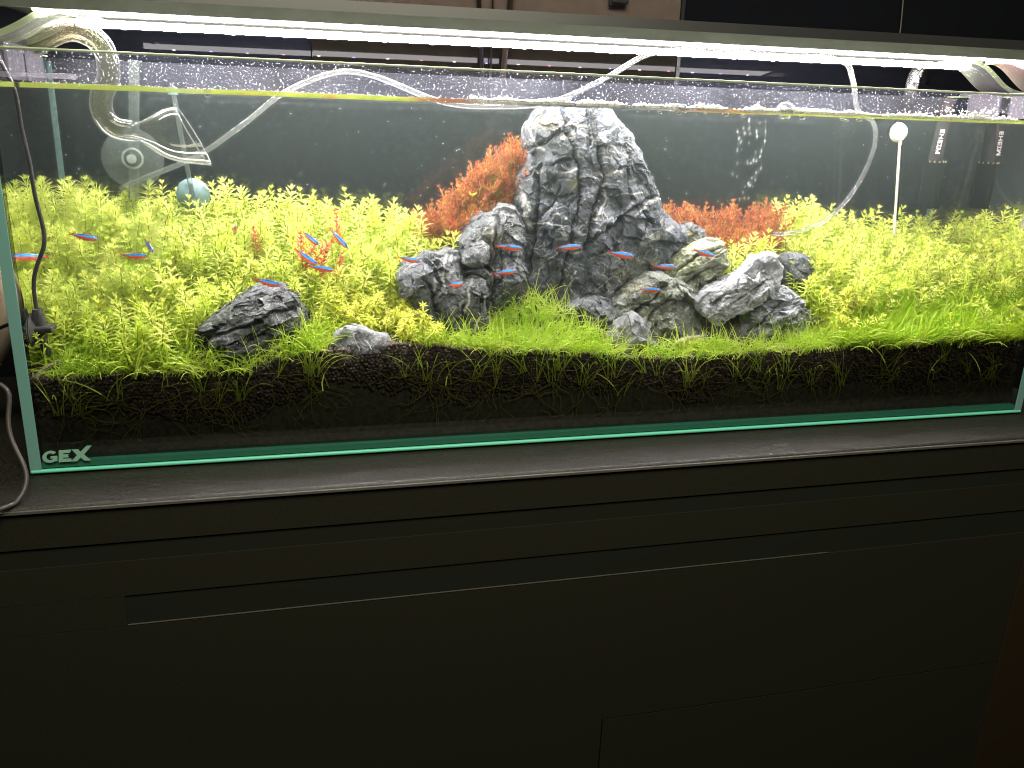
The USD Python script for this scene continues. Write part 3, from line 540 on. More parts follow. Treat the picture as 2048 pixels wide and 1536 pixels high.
rock('leaning_slab', 'pale pitted slab of stone leaning on the right stones', [(1388, 600), (1405, 585), (1420, 580), (1455, 560), (1490, 540), (1508, 515), (1530, 508), (1555, 512), (1562, 530), (1560, 552), (1545, 575), (1515, 598), (1480, 615), (1455, 628), (1438, 642), (1422, 645), (1408, 630), (1395, 620)], .043, .013, .016, R_PALE, 61, 6, .0018, .0019, strata=.55,
    cracks=[([(1475, 600), (1505, 580), (1540, 560)], 3.5, .002), ([(1475, 570), (1480, 560)], 3, .002), ([(1425, 610), (1440, 600)], 6, .002)], pits=.0008)
rock('veined_stone', 'grey stone netted with white veins, lowest on the right', [(1470, 660), (1485, 625), (1510, 600), (1545, 582), (1570, 575), (1590, 590), (1600, 615), (1628, 625), (1634, 650), (1622, 680), (1600, 715), (1480, 715)], .050, .018, .03, R_VEINED, 67, 6, .0024, .0019, strata=.4,
    cracks=[([(1490, 665), (1530, 640), (1560, 610)], 4, .003), ([(1500, 690), (1550, 672), (1590, 640)], 4, .003)])
rock('small_stone', 'small grey stone between the right plants and the leaning slab', [(1562, 525), (1575, 508), (1595, 505), (1612, 518), (1620, 545), (1625, 570), (1600, 600), (1565, 590)], .078, .016, .02, R_GREY, 71, 5, .002, .0013)
rock('foot_stone', 'low grey stone at the foot of the tallest stone, behind the central grass', [(1105, 640), (1120, 612), (1150, 596), (1185, 590), (1215, 600), (1232, 625), (1240, 670), (1220, 705), (1120, 705)], .062, .020, .03, R_DARK, 79, 6, .0022, .0015)
rock('front_stone', 'small pointed grey stone standing in the grass at the front', [(1213, 670), (1228, 648), (1250, 632), (1268, 627), (1285, 640), (1298, 658), (1302, 690), (1280, 712), (1220, 712)], .036, .012, .02, R_PEBBLE, 73, 6, .0014, .0010, algae=[(1250, 690, 30)])

# ------------------------------------------------------------------ plants
def leaf(L, w, up, az, droop, base=(0, 0, 0), segs=3, fold=.25, tw=0.0):
    """A curved blade: two strips with a fold along the midrib."""
    out = np.array([math.cos(az), math.sin(az), 0]); side = np.array([-math.sin(az), math.cos(az), 0]); p = np.array(base, float); V = []; e = up
    wid = np.interp(np.linspace(0, 1, segs+1), [0, .35, .8, 1], [.45, 1, .75, .08])*w/2
    for i in range(segs+1):
        d = out*math.cos(e)+np.array([0, 0, 1])*math.sin(e); nn = np.cross(side, d)
        V += [p-side*wid[i]+nn*fold*wid[i], p, p+side*wid[i]+nn*fold*wid[i]]
        p = p+d*L/segs; e -= droop/segs
    Fc = []
    for i in range(segs):
        a = 3*i; Fc += [(a, a+1, a+4, a+3), (a+1, a+2, a+5, a+4)]
    return np.array(V), np.array(Fc)
def blades(n, L0, L1, spread, w, seed, lean=(0, 0), curl=1.2, k=3, sd=.35):
    q = random.Random(seed); parts = []
    for _ in range(n):
        az = q.uniform(0, 6.283); e = 1.5-abs(q.gauss(0, sd)); L = q.uniform(L0, L1); p = np.array([q.uniform(-spread, spread), q.uniform(-spread, spread), 0]); pts = [p]; tot = curl*q.uniform(.2, 1.3)
        for i in range(6):
            d = np.array([math.cos(az)*math.cos(e)+lean[0], math.sin(az)*math.cos(e)+lean[1], math.sin(e)]); p = p+unit(d)*L/6; pts.append(p); e -= tot/6; az += q.uniform(-.06, .06)
        parts.append(tube(pts, np.array([1, 1, .95, .85, .7, .5, .15])*w/2, k, False))
    return cat_meshes(parts)
PROTO = stage.CreateClassPrim('/World/Prototypes')
def make_plant(name, h, nodes, per, L, w, up_tip, up_low, droop, stem_r, mats, seed, bend=.006, low_mat=None, low=.45, segs=3, tuft=0):
    q = random.Random(seed); c = Usd.Stage.GetPrimAtPath
    path = f'/World/Prototypes/{name}'; stage.DefinePrim(path, 'Xform')
    a, b = q.uniform(-bend, bend), q.uniform(-bend, bend)
    cur = lambda t: np.array([a*t*t, b*t*t, h*t])
    top, lowp = [], []
    for i in range(nodes):
        t = 1-(1-.18)*(i/(nodes-1))**.9 if nodes > 1 else 1; base = cur(t); ph = i*.9+q.uniform(-.3, .3); k = i/(nodes-1)
        u = up_tip+(up_low-up_tip)*min(1, k*2.2); ln = L*(.45+.55*min(1, k*3.5))*q.uniform(.85, 1.12)
        for j in range(per):
            az = ph+2*math.pi*j/per+q.uniform(-.2, .2)
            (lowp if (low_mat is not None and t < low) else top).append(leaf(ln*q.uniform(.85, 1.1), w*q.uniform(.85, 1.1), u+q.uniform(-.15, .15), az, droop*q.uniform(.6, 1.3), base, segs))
    for j in range(tuft): top.append(leaf(L*.4, w*.6, 1.3, j*2.4, .1, cur(1.0), segs))
    used_names = [('foliage', top, mats)] + ([('lower_foliage', lowp, low_mat)] if lowp else [])
    for nm, parts, mt in used_names: usdkit.mesh(stage, f'{path}/{nm}', cat_meshes(parts), mt, smooth=False)
    usdkit.mesh(stage, f'{path}/stem', tube([cur(t) for t in np.linspace(0, 1, 5)], np.linspace(stem_r, stem_r*.5, 5), 4, False), G_STEM, smooth=True)
    return path
KINDS = {}
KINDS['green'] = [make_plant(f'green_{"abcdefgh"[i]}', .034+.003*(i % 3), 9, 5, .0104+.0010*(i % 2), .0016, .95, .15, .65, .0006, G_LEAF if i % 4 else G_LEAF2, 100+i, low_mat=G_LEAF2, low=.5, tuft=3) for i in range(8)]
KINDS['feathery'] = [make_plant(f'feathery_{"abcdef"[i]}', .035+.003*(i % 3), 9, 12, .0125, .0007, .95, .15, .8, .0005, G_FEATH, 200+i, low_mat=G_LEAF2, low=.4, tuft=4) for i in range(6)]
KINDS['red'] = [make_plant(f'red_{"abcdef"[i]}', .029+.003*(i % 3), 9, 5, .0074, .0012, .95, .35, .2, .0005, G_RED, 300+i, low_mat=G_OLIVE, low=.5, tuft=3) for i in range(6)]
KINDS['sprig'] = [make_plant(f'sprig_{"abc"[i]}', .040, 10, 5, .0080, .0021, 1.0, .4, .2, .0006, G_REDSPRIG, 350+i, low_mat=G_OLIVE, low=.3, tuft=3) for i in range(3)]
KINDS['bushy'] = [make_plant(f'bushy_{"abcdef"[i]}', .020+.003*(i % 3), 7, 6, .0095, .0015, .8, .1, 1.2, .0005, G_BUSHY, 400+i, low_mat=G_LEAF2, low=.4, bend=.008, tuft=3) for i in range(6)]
KINDS['broad'] = [make_plant('broad_a', .035, 2, 7, .016, .0030, .9, .5, .2, .0007, G_BUSHY, 500, segs=4)]

FEATHER = Polygon([(-200, 320), (120, 330), (250, 365), (330, 400), (330, 460), (310, 540), (220, 590), (60, 610), (-200, 600)])
BUSHY = Polygon([(622, 560), (760, 535), (850, 565), (875, 620), (862, 665), (780, 668), (690, 645), (630, 620)])
BUSHY2 = Polygon([(1635, 610), (1700, 575), (1740, 590), (1700, 640), (1645, 660)])
REDL = Polygon([(828, 425), (880, 385), (940, 320), (985, 285), (1035, 250), (1060, 245), (1060, 330), (1040, 360), (1015, 400), (960, 440), (900, 470), (870, 470)])
REDR = Polygon([(1280, 375), (1330, 402), (1400, 412), (1480, 412), (1540, 400), (1566, 425), (1560, 470), (1480, 480), (1400, 480), (1330, 470)])
GREENL = Polygon([(-200, 330), (560, 372), (720, 385), (800, 410), (870, 430), (905, 480), (895, 520), (800, 540), (620, 570), (560, 570), (470, 600), (390, 650), (250, 670), (110, 640), (-200, 640)])
MIDR = Polygon([(1415, 470), (1450, 440), (1540, 430), (1545, 500), (1500, 530), (1440, 560), (1425, 520)])
GREENR = Polygon([(1520, 370), (1600, 385), (1700, 415), (2300, 415), (2300, 560), (1960, 560), (1800, 560), (1720, 585), (1620, 600), (1600, 560), (1560, 500), (1555, 440)])
FADE = Polygon([(1620, 600), (1720, 560), (2300, 540), (2300, 672), (1660, 672)])
LEN = {'green': .040, 'feathery': .040, 'red': .033, 'sprig': .040, 'bushy': .022}
plants = {k: [] for k in KINDS}
def grid(x0, x1, y0, y1, s):
    xs, ys = np.arange(x0, x1, s), np.arange(y0, y1, s*.9)
    for i, y in enumerate(ys):
        for x in xs: yield x+(s/2 if i % 2 else 0)+rng.uniform(-.38, .38)*s, y+rng.uniform(-.38, .38)*s
def tip_px(x, y, L): 
    z = float(soil_z((x, y))); return PX((x, y, z+L))[0], z
for x, y in grid(G+.006, W-G-.006, .02, D-.008, .0084):
    (tx, ty), z = tip_px(x, y, .031); p = Point(tx, ty)
    if REDL.contains(p) or REDR.contains(p) or BUSHY.contains(p) or BUSHY2.contains(p) or (650 < tx < 800 and y < .036) or (tx < 135 and y < .036): continue
    if FEATHER.contains(p) and rng.random() < .9: plants['feathery'].append((x, y, z))
    elif GREENL.contains(p) or GREENR.contains(p) or MIDR.contains(p): plants['green'].append((x, y, z))
    elif FADE.contains(p) and rng.random() < np.clip((672-ty)/120, 0, 1)*.18: plants['green'].append((x, y, z-.011))
for x, y in grid(.30, .75, .05, D-.008, .0051):
    (tx, ty), z = tip_px(x, y, .029); p = Point(tx, ty)
    if REDL.contains(p) or REDR.contains(p): plants['red'].append((x, y, z))
for x, y in grid(.15, .80, .022, .09, .0072):
    (tx, ty), z = tip_px(x, y, .020); p = Point(tx, ty)
    if 650 < tx < 800 and y < .034: continue
    if BUSHY.contains(p) or BUSHY2.contains(p): plants['bushy'].append((x, y, z))
LABELS = {'green': ('stem_plant', 'yellow green stem plant with narrow whorled leaves in the planted bank', 'stem plant', 'green stem plants in the banks'),
          'feathery': ('feathery_plant', 'pale feathery needle leaved plant in the left bank', 'feathery plant', 'feathery plants on the left'),
          'red': ('red_plant', 'low orange red stem plant beside the tallest stone', 'red plant', 'red plants beside the tallest stone'),
          'sprig': ('red_sprig', 'single rose red sprig among the green plants', 'red sprig', None),
          'bushy': ('bushy_plant', 'short bright yellow bushy plant in the front mound', 'bushy plant', 'short yellow bushy plants')}
def orient(yaw, tx, ty, s):
    """Rotation about z, then a lean by (tx, ty), scaled."""
    ax = unit([-ty, tx, 0]) if abs(tx)+abs(ty) > 1e-6 else np.array([1., 0, 0]); a = math.hypot(tx, ty)
    q1 = Gf.Rotation(Gf.Vec3d(0, 0, 1), math.degrees(yaw)); q2 = Gf.Rotation(Gf.Vec3d(*map(float, ax)), math.degrees(a)); return q1*q2
def where(kind, x, y, z):
    px = PX((x, y, z+.03))[0][0]
    if kind == 'green': return ('yellow green stem plant with narrow whorled leaves in the left bank', 'green stem plants in the left bank') if px < 920 else ('yellow green stem plant wedged among the right stones', 'green stem plants among the right stones') if px < 1562 else ('yellow green stem plant with narrow whorled leaves in the right bank', 'green stem plants in the right bank')
    if kind == 'red': return ('orange red stem plant on the steep slope left of the tallest stone', 'red plants left of the tallest stone') if px < 1150 else ('orange red stem plant in the low hedge right of the tallest stone', 'red plants right of the tallest stone')
    if kind == 'bushy': return ('short bright yellow bushy plant in the mound left of the stones', 'yellow bushy plants left of the stones') if px < 1200 else ('short bright yellow bushy plant at the foot of the right bank', 'yellow bushy plants right of the stones')
    return LABELS[kind][1], LABELS[kind][3]
def place(kind, x, y, z, s=None, lean=None, label=None, proto=None):
    nm, lab, cat, grp = LABELS[kind]; ks = KINDS[kind]
    s = s or rng.uniform(.85, 1.15)*(1.12 if x > .6 else 1.0); lean = lean if lean is not None else (rng.normal()*.16, rng.normal()*.16-.28)
    rot = orient(rng.uniform(0, 6.28), lean[0], lean[1], s); M = Gf.Matrix4d(1).SetScale(float(s))*Gf.Matrix4d(1).SetRotate(rot); M.SetTranslateOnly(Gf.Vec3d(float(x), float(y), float(z)-.002))
    wl_, wg_ = where(kind, x, y, z); t = thing(nm, label or wl_, cat, group=wg_ if label is None else None, M=M)
    t.GetReferences().AddInternalReference(proto or ks[rng.integers(len(ks))]); t.SetInstanceable(True)
    return t
for kind in ('green', 'feathery', 'red', 'bushy'):
    L = sorted(plants[kind], key=lambda p: np.linalg.norm(np.array(p)-EYE))
    for (x, y, z) in L[:300]: place(kind, x, y, z)
    rest = L[300:]
    if rest:
        n = len(rest); q = []
        for _ in range(n):
            r = orient(rng.uniform(0, 6.28), rng.normal()*.16, rng.normal()*.16-.2, 1).GetQuat(); q.append((r.GetReal(), *r.GetImaginary()))
        instancer('background_'+LABELS[kind][0]+'s', KINDS[kind], np.array(rest)-[0, 0, .002], q, rng.uniform(.85, 1.15, n), rng.integers(0, len(KINDS[kind]), n), {'green': 'yellow green stem plants crowded at the back of the banks', 'red': 'orange red stem plants crowded at the back'}.get(kind, 'feathery plants crowded at the back'), LABELS[kind][2])
for px, py, y, s, ln, lab in [(516, 452, .085, .75, (.1, 0), 'small red sprig on the far left of the sprigs'), (602, 460, .068, .9, (.0, -.1), 'upright rose red sprig left of its fellows, among yellow green stems'), (655, 470, .066, 1.15, (.6, -.1), 'long rose red sprig leaning right among yellow green stems'), (668, 418, .09, .8, (-.1, 0), 'highest rose red sprig, above the leaning one'), (682, 440, .085, .6, (.1, 0), 'short rose red sprig just right of the highest one'), (692, 508, .06, .7, (.45, 0), 'lowest rose red sprig, right of the long fish'), (622, 478, .064, .95, (.25, 0), 'rose red sprig between the two upright ones'), (640, 500, .062, .8, (.1, -.1), 'bushy rose red sprig just above the long fish'), (836, 418, .115, .75, (-.2, 0), 'red sprig at the left tip of the orange red plants')]:
    p = P(px, py, y); Lh = .040*s; place('sprig', p[0]-math.sin(ln[0])*Lh, y, p[2]-math.cos(ln[0])*Lh, s, ln, lab)
p = P(943, 388, .10)
LABELS['broad'] = ('broad_leaved_plant', '', 'broad leaved plant', None)
place('broad', p[0], .10, p[2]-.035, 1.0, (0, 0), 'single bright yellow broad leaved plant among the orange red plants')
p = P(905, 475, .085); place('broad', p[0], .085, p[2]-.035*.8, .8, (.1, 0), 'yellow broad leaved plant between the green bank and the stones')

for px, py, y, ln, sc_, lab in [(1860, 630, .045, (1.25, -.25), 1.2, 'stray stem lying across the right carpet, nearest the middle'), (1830, 590, .055, (-1.1, -.3), 1.0, 'stray stem lying on the right carpet, pointing left'), (1960, 580, .055, (1.0, -.5), 1.1, 'stray stem bending right over the right carpet'), (1985, 640, .04, (.5, -.7), .9, 'stray stem at the far right front of the carpet')]:
    p = P(px, py, y); place('green', p[0], y, p[2]+.004, sc_, ln, lab)
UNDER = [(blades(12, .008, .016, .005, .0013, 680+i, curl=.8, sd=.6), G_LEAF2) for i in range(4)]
under = []
for x, y in grid(G+.006, W-G-.006, .022, D-.006, .0066):
    z = float(soil_z((x, y))); p = Point(*PX((x, y, z+.022))[0])
    if (GREENL.contains(p) or GREENR.contains(p) or MIDR.contains(p) or FEATHER.contains(p)) and not (REDL.contains(p) or REDR.contains(p)) and not (p.x < 128 and y < .036): under.append((x, y, z+.001))
# grass: tufts at the front glass are things, the lawn is stuff
TUFT = [(blades(9, .020, .040, .005, .00100, 600+i, lean=(0, -.35*(i % 2)), curl=1.7), G_GRASS) for i in range(6)]
FLAT = [(blades(9, .012, .024, .005, .0011, 640+i, lean=(.5, -.35), curl=.9), G_MOSS) for i in range(5)]
FLATL = [(blades(10, .010, .020, .005, .0010, 660+i, lean=(.1, -.45), curl=.9), G_MOSS) for i in range(4)]
for i in range(8):
    stage.DefinePrim(f'/World/Prototypes/tuft_{"abcdefgh"[i]}', 'Xform'); usdkit.mesh(stage, f'/World/Prototypes/tuft_{"abcdefgh"[i]}/blades', blades((3, 6, 8, 4, 11, 5, 7, 2)[i], .016+.004*(i % 3), .044, .004+.002*(i % 2), .0009, 700+i, curl=1.1+.5*(i % 3), sd=.26), G_GRASS, smooth=True)
STONEPOLY = [Polygon(q) for q in ([(388, 655), (478, 600), (535, 572), (590, 590), (600, 640), (560, 700), (420, 720)], [(665, 690), (690, 652), (748, 662), (785, 684), (715, 712)], [(1213, 670), (1268, 627), (1302, 690), (1250, 705)])]
SOILBARE = Polygon([(575, 722), (640, 700), (690, 710), (760, 672), (800, 668), (830, 700), (800, 720), (600, 760), (500, 760)])
LAWN = Polygon([(-100, 770), (60, 690), (250, 670), (380, 680), (440, 700), (520, 690), (560, 660), (660, 640), (665, 700), (560, 730), (480, 760), (250, 770)])
LAWN2 = Polygon([(800, 700), (850, 660), (900, 630), (960, 590), (1030, 570), (1110, 590), (1180, 640), (1230, 660), (1330, 690), (1420, 670), (1480, 690), (1590, 670), (1660, 640), (1750, 640), (2200, 640), (2200, 720), (800, 730)])
TALL = Polygon([(900, 640), (960, 590), (1050, 570), (1120, 600), (1160, 640), (1100, 680), (950, 690)])
lawn, flatr, flatl = [], [], []
MOSSR = Polygon([(1640, 630), (1700, 570), (1800, 530), (1950, 520), (2300, 530), (2300, 680), (1660, 680)])
MOSSL = Polygon([(-100, 600), (80, 600), (200, 620), (390, 640), (420, 690), (250, 700), (-100, 720)])
for x, y in grid(G+.015, W-G-.013, .0122, .06, .0062):
    z = float(soil_z((x, y))); bx, by = PX((x, y, z+.008))[0]; p = Point(bx, by)
    if SOILBARE.contains(p) or any(q.contains(p) for q in STONEPOLY) or (655 < bx < 800 and by > 640 and y < .03) or (bx < 128 and .016 < y < .03): continue
    if LAWN.contains(p) or LAWN2.contains(p): lawn.append((x, y, z, rng.uniform(.7, 1.1) if TALL.contains(p) or bx < 700 or bx > 1600 else rng.uniform(.6, .95)))
for x, y in grid(G+.004, W-G-.004, .014, .10, .0046):
    z = float(soil_z((x, y))); bx, by = PX((x, y, z+.008))[0]; p = Point(bx, by)
    if MOSSR.contains(p): flatr.append((x, y, z))
    elif MOSSL.contains(p): flatl.append((x, y, z))
def yawq(n):
    a = rng.uniform(0, 6.283, n); return np.c_[np.cos(a/2), np.zeros(n), np.zeros(n), np.sin(a/2)]
def smallyaw(n):
    a = rng.normal(0, .3, n); return np.c_[np.cos(a/2), np.zeros(n), np.zeros(n), np.sin(a/2)]
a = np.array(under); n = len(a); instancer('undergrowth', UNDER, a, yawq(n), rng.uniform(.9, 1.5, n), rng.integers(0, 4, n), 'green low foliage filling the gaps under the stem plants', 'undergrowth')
lawn = np.array(lawn); n = len(lawn); instancer('grass', TUFT, lawn[:, :3]-[0, 0, .001], yawq(n), lawn[:, 3], rng.integers(0, 6, n), 'thin bright green grass lawn across the front of the tank', 'grass')
a = np.array(flatr); n = len(a); instancer('carpet_moss', FLAT, a, smallyaw(n), rng.uniform(.8, 1.2, n), rng.integers(0, 5, n), 'combed bright green carpet of fine blades on the right slope', 'carpet plants')
a = np.array(flatl); n = len(a); instancer('carpet_moss', FLATL, a, smallyaw(n), rng.uniform(.8, 1.2, n), rng.integers(0, 4, n), 'fine bright green carpet at the foot of the left bank', 'carpet plants')
roots = []
for i, px in enumerate([90, 120, 175, 230, 245, 330, 385, 420, 440, 500, 540, 610, 632, 650, 800, 815, 870, 905, 935, 960, 985, 1005, 1030, 1065, 1100, 1120, 1165, 1200, 1240, 1245, 1300, 1330, 1375, 1395, 1425, 1470, 1500, 1520, 1535, 1560, 1590, 1640, 1680, 1700, 1740, 1775, 1800, 1850, 1900, 1935, 1950, 1985, 2010]):
    px = min(max(px+rng.uniform(-22, 22), 128), 1985); base_py = np.interp(px, FRONT[:, 0], FRONT[:, 1])+rng.uniform(18, 74); b = P(px, base_py, .0076)
    s = rng.uniform(.6, 1.2); M = Gf.Matrix4d(1).SetScale(Gf.Vec3d(s, s*.16, s))*Gf.Matrix4d(1).SetRotate(Gf.Rotation(Gf.Vec3d(0, 1, 0), float(rng.normal()*8))); M.SetTranslateOnly(Gf.Vec3d(*map(float, b)))
    part_ = 'left of the bare soil mound' if px < 560 else 'below the bare soil mound' if px < 850 else 'below the stones' if px < 1640 else 'below the right bank'
    t = thing('grass_tuft', 'green grass tuft rooted against the front glass '+part_, 'grass tuft', group='grass tufts against the glass '+part_, M=M)
    t.GetReferences().AddInternalReference(f'/World/Prototypes/tuft_{"abcdefgh"[rng.integers(8)]}'); t.SetInstanceable(True)
    for _ in range(rng.integers(3, 7)):
        p = np.array(b); a = -math.pi/2+rng.normal()*.9; pts = [p.copy()]
        for k_ in range(rng.integers(6, 19)):
            a += rng.normal()*.42; a += (-math.pi/2-a)*.03; p = p+np.array([math.cos(a), 0, math.sin(a)])*.0034; p[1] = .0078+rng.uniform(-.0002, .0003)
            if p[2] < .016 or p[2] > zfront(p[0])-.004 or not G+.003 < p[0] < W-G-.003: break
            pts.append(p.copy())
        if len(pts) > 3: roots.append(tube(pts, np.linspace(.00042, .00022, len(pts))*rng.uniform(.6, 1.15), 3, False))
tag(obj('roots', cat_meshes(roots), G_ROOT, smooth=True), 'thin pale roots creeping down the soil behind the front glass', 'roots', kind='stuff')
hr = []
for px, py, y in [(500, 610, .024), (512, 612, .024), (545, 610, .022), (478, 635, .022), (455, 640, .022), (440, 645, .022), (600, 600, .025)]:
    a = P(px, py, y); pts = [a]; dx = rng.normal()*.0015
    for k_ in range(7): pts.append(pts[-1]+[dx+rng.normal()*.001, 0, -.0032])
    hr.append(tube(pts, .00028, 3, False))
tag(obj('hanging_roots', cat_meshes(hr), G_ROOT, smooth=True), 'pale hair roots hanging over the dark stone on the left', 'roots', kind='stuff')

# ------------------------------------------------------------------ fish
def lerp_col(cols, pos, t): return np.stack([np.interp(t, pos, [c[i] for c in cols]) for i in range(3)], -1)
M_FISH = mat('fish_skin', {'a': ('attribute', {'attribute': 'tint'}), 'p': ('principled_bsdf', {'roughness': .28, 'specular_ior_level': .6, 'metallic': .15})}, [('a.color', 'p.base_color')])
M_STRIPE = mat('fish_stripe', {'l': ('layer_weight', {'blend': .35}), 'r': ('rgb_ramp', {'ramp': [(0, (.04, .50, 1.0)), (.5, (.01, .26, 1.0)), (1, (.04, .08, .85))]}), 'p': ('principled_bsdf', {'roughness': .25, 'metallic': .05, 'specular_ior_level': .8})}, [('l.facing', 'r.fac'), ('r.color', 'p.base_color')])
M_FIN = clearish('fish_fin', (.95, .8, .75), (.75, .25, .15), .35, .1)
M_FINRED = clearish('fish_fin_red', (.95, .75, .65), (.70, .16, .07), .4, .1)
M_EYE = plain('fish_eye', (.01, .01, .012), .1)
M_EYERING = plain('fish_eye_ring', (.10, .55, .85), .2)
def build_fish(path):
    stage.DefinePrim(path, 'Xform')
    s = np.array([0, .03, .08, .16, .28, .42, .58, .72, .84, .93, 1.0]); hh = np.array([.004, .034, .062, .088, .108, .115, .104, .078, .052, .042, .040]); zc = np.array([.01, .012, .012, .010, .004, 0, .002, .008, .012, .014, .014]); wr = np.array([.6, .62, .6, .58, .5, .46, .42, .38, .34, .28, .2])
    S = np.linspace(0, 1, 25); Hh, Zc, Wr = (np.interp(S, s, q) for q in (hh, zc, wr)); K = 18; ang = np.arange(K)/K*2*np.pi
    X = .5-S*.86
    V = np.stack([np.repeat(X[:, None], K, 1), Hh[:, None]*Wr[:, None]*np.cos(ang)*1.0, Zc[:, None]+Hh[:, None]*np.sin(ang)], -1).reshape(-1, 3)
    I, J = np.meshgrid(np.arange(24), np.arange(K), indexing='ij'); J2 = (J+1) % K; Fc = np.stack([I*K+J, (I+1)*K+J, (I+1)*K+J2, I*K+J2], -1).reshape(-1, 4)
    Fc = np.vstack([Fc[:, [0, 1, 2]], Fc[:, [0, 2, 3]], [[0, j, j+1] for j in range(1, K-1)], [[24*K, 24*K+j+1, 24*K+j] for j in range(1, K-1)]])
    t = np.tile(np.sin(ang), 25)
    col = lerp_col([(.80, .16, .08), (.85, .12, .05), (.85, .13, .06), (.06, .25, .9), (.05, .12, .40), (.03, .05, .09)], [-1, -.4, .05, .22, .62, .9], t)
    ph = np.repeat(S, K); belly = (np.clip(1-np.abs(ph-.25)/.15, 0, 1)*(t < -.6))[:, None]; col = col*(1-.5*belly)+np.array([.7, .55, .5])*.5*belly
    usd = usdkit.mesh(stage, path+'/body', (V, Fc), M_FISH, smooth=True)
    UsdGeom.PrimvarsAPI(usd).CreatePrimvar('tint', Sdf.ValueTypeNames.Color3fArray, 'vertex').Set(Vt.Vec3fArray.FromNumpy(col.astype(np.float32)))
    for sg in (1, -1):
        L = []
        for i in range(3, 23):
            for e in (.12, .38, .64):
                a_ = e if sg > 0 else math.pi-e; L.append((X[i], Hh[i]*Wr[i]*math.cos(a_)*1.05, Zc[i]+Hh[i]*math.sin(a_)*1.0))
        L = np.array(L); q = []
        for i in range(19):
            for k_ in range(2): q.append((i*3+k_, (i+1)*3+k_, (i+1)*3+k_+1, i*3+k_+1) if sg > 0 else (i*3+k_, i*3+k_+1, (i+1)*3+k_+1, (i+1)*3+k_))
        usdkit.mesh(stage, path+('/blue_stripe' if sg > 0 else '/blue_stripe_001'), (L, np.array(q)), M_STRIPE, smooth=True)
        ex = X[3]+.035; usdkit.mesh(stage, path+('/eye' if sg > 0 else '/eye_001'), sphere((ex, sg*.036, .020), .022, 1, (1, .5, 1)), M_EYERING, smooth=True)
        usdkit.mesh(stage, path+('/pupil' if sg > 0 else '/pupil_001'), sphere((ex, sg*.043, .020), .013, 1, (1, .5, 1)), M_EYE, smooth=True)
    def fin(nm, outline, m, y=0, th=.006):
        mm = trimesh.creation.extrude_polygon(Polygon(outline), th, engine='earcut'); v = np.asarray(mm.vertices); usdkit.mesh(stage, path+'/'+nm, (np.stack([v[:, 0], v[:, 2]-th/2+y, v[:, 1]], 1), np.asarray(mm.faces)[:, ::-1]), m, smooth=False)
    fin('tail_fin', [(-.35, .042), (-.40, .050), (-.49, .085), (-.475, .045), (-.44, .014), (-.475, -.02), (-.49, -.06), (-.40, -.025), (-.35, -.015)], M_FINRED)
    fin('dorsal_fin', [(.10, .105), (.03, .17), (-.02, .175), (-.04, .10)], M_FIN); fin('anal_fin', [(-.06, -.09), (-.09, -.15), (-.17, -.10), (-.24, -.05), (-.20, -.04)], M_FIN)
    fin('pelvic_fin', [(.12, -.10), (.05, -.155), (.04, -.10)], M_FIN, .02); fin('adipose_fin', [(-.24, .07), (-.28, .10), (-.29, .068)], M_FIN)
build_fish('/World/Prototypes/tetra')
FISH = [((92, 518), (38, 510), .030, 'blue and red tetra facing left behind the black cable'), ((138, 468), (194, 479), .035, 'uppermost tetra on the left side, heading slightly down'), ((284, 482), (309, 499), .035, 'short foreshortened tetra on the left, turned toward the viewer'), ((241, 511), (293, 513), .030, 'level tetra on the left just below the foreshortened one'),
    ((466, 474), (472, 451), .075, 'dim purple tetra standing on its tail beside the small red sprig'), ((510, 563), (558, 567), .022, 'tetra just above the dark stone on the left'), ((606, 468), (635, 485), .055, 'tetra in front of the red sprigs, nosing down'), ((661, 462), (692, 492), .050, 'violet blue tetra diving steeply right of the red sprigs'), ((591, 503), (631, 525), .045, 'tetra diving below the red sprigs, left of a longer one'), ((615, 532), (665, 541), .035, 'large bright tetra below the red sprigs'),
    ((795, 515), (839, 523), .030, 'turquoise tetra at the left edge of the stone group'), ((900, 575), (920, 563), .026, 'small tetra pointing up in front of the low blocky stone'), ((991, 492), (1042, 497), .040, 'upper tetra in front of the stone left of the tallest one'), ((984, 548), (1031, 542), .036, 'lower tetra in front of the stone left of the tallest one'), ((1113, 496), (1161, 493), .040, 'tetra before the middle of the tallest stone'), ((1216, 505), (1265, 513), .040, 'plump tetra before the right half of the tallest stone'), ((1307, 533), (1350, 534), .038, 'pale orange tetra at the gap between the tallest and the yellowish stone'), ((1281, 579), (1320, 581), .030, 'tetra before the olive stone'), ((1388, 500), (1427, 512), .040, 'rightmost tetra, before the yellowish stone')]
for (t0, h0, y, lab) in FISH:
    a, b = P(*t0, y), P(*h0, y); d = b-a; l = np.linalg.norm(d); L0 = .0235
    if l < .018: d = d+np.array([0, -math.sqrt(max(0, L0**2-l**2))*.9, 0])
    Lf = np.linalg.norm(d)*1.10; X_ = unit(d); Y_ = unit(np.cross([0, 0, 1], X_)) if abs(X_[2]) < .9 else unit(np.cross([.3, -1, .2], X_)); Z_ = np.cross(X_, Y_)
    t = thing('tetra_fish', lab, 'fish', group=None, M=Gf.Matrix4d(*(X_*Lf), 0, *(Y_*Lf), 0, *(Z_*Lf), 0, *((a+b)/2), 1))
    t.GetReferences().AddInternalReference('/World/Prototypes/tetra'); t.SetInstanceable(True)

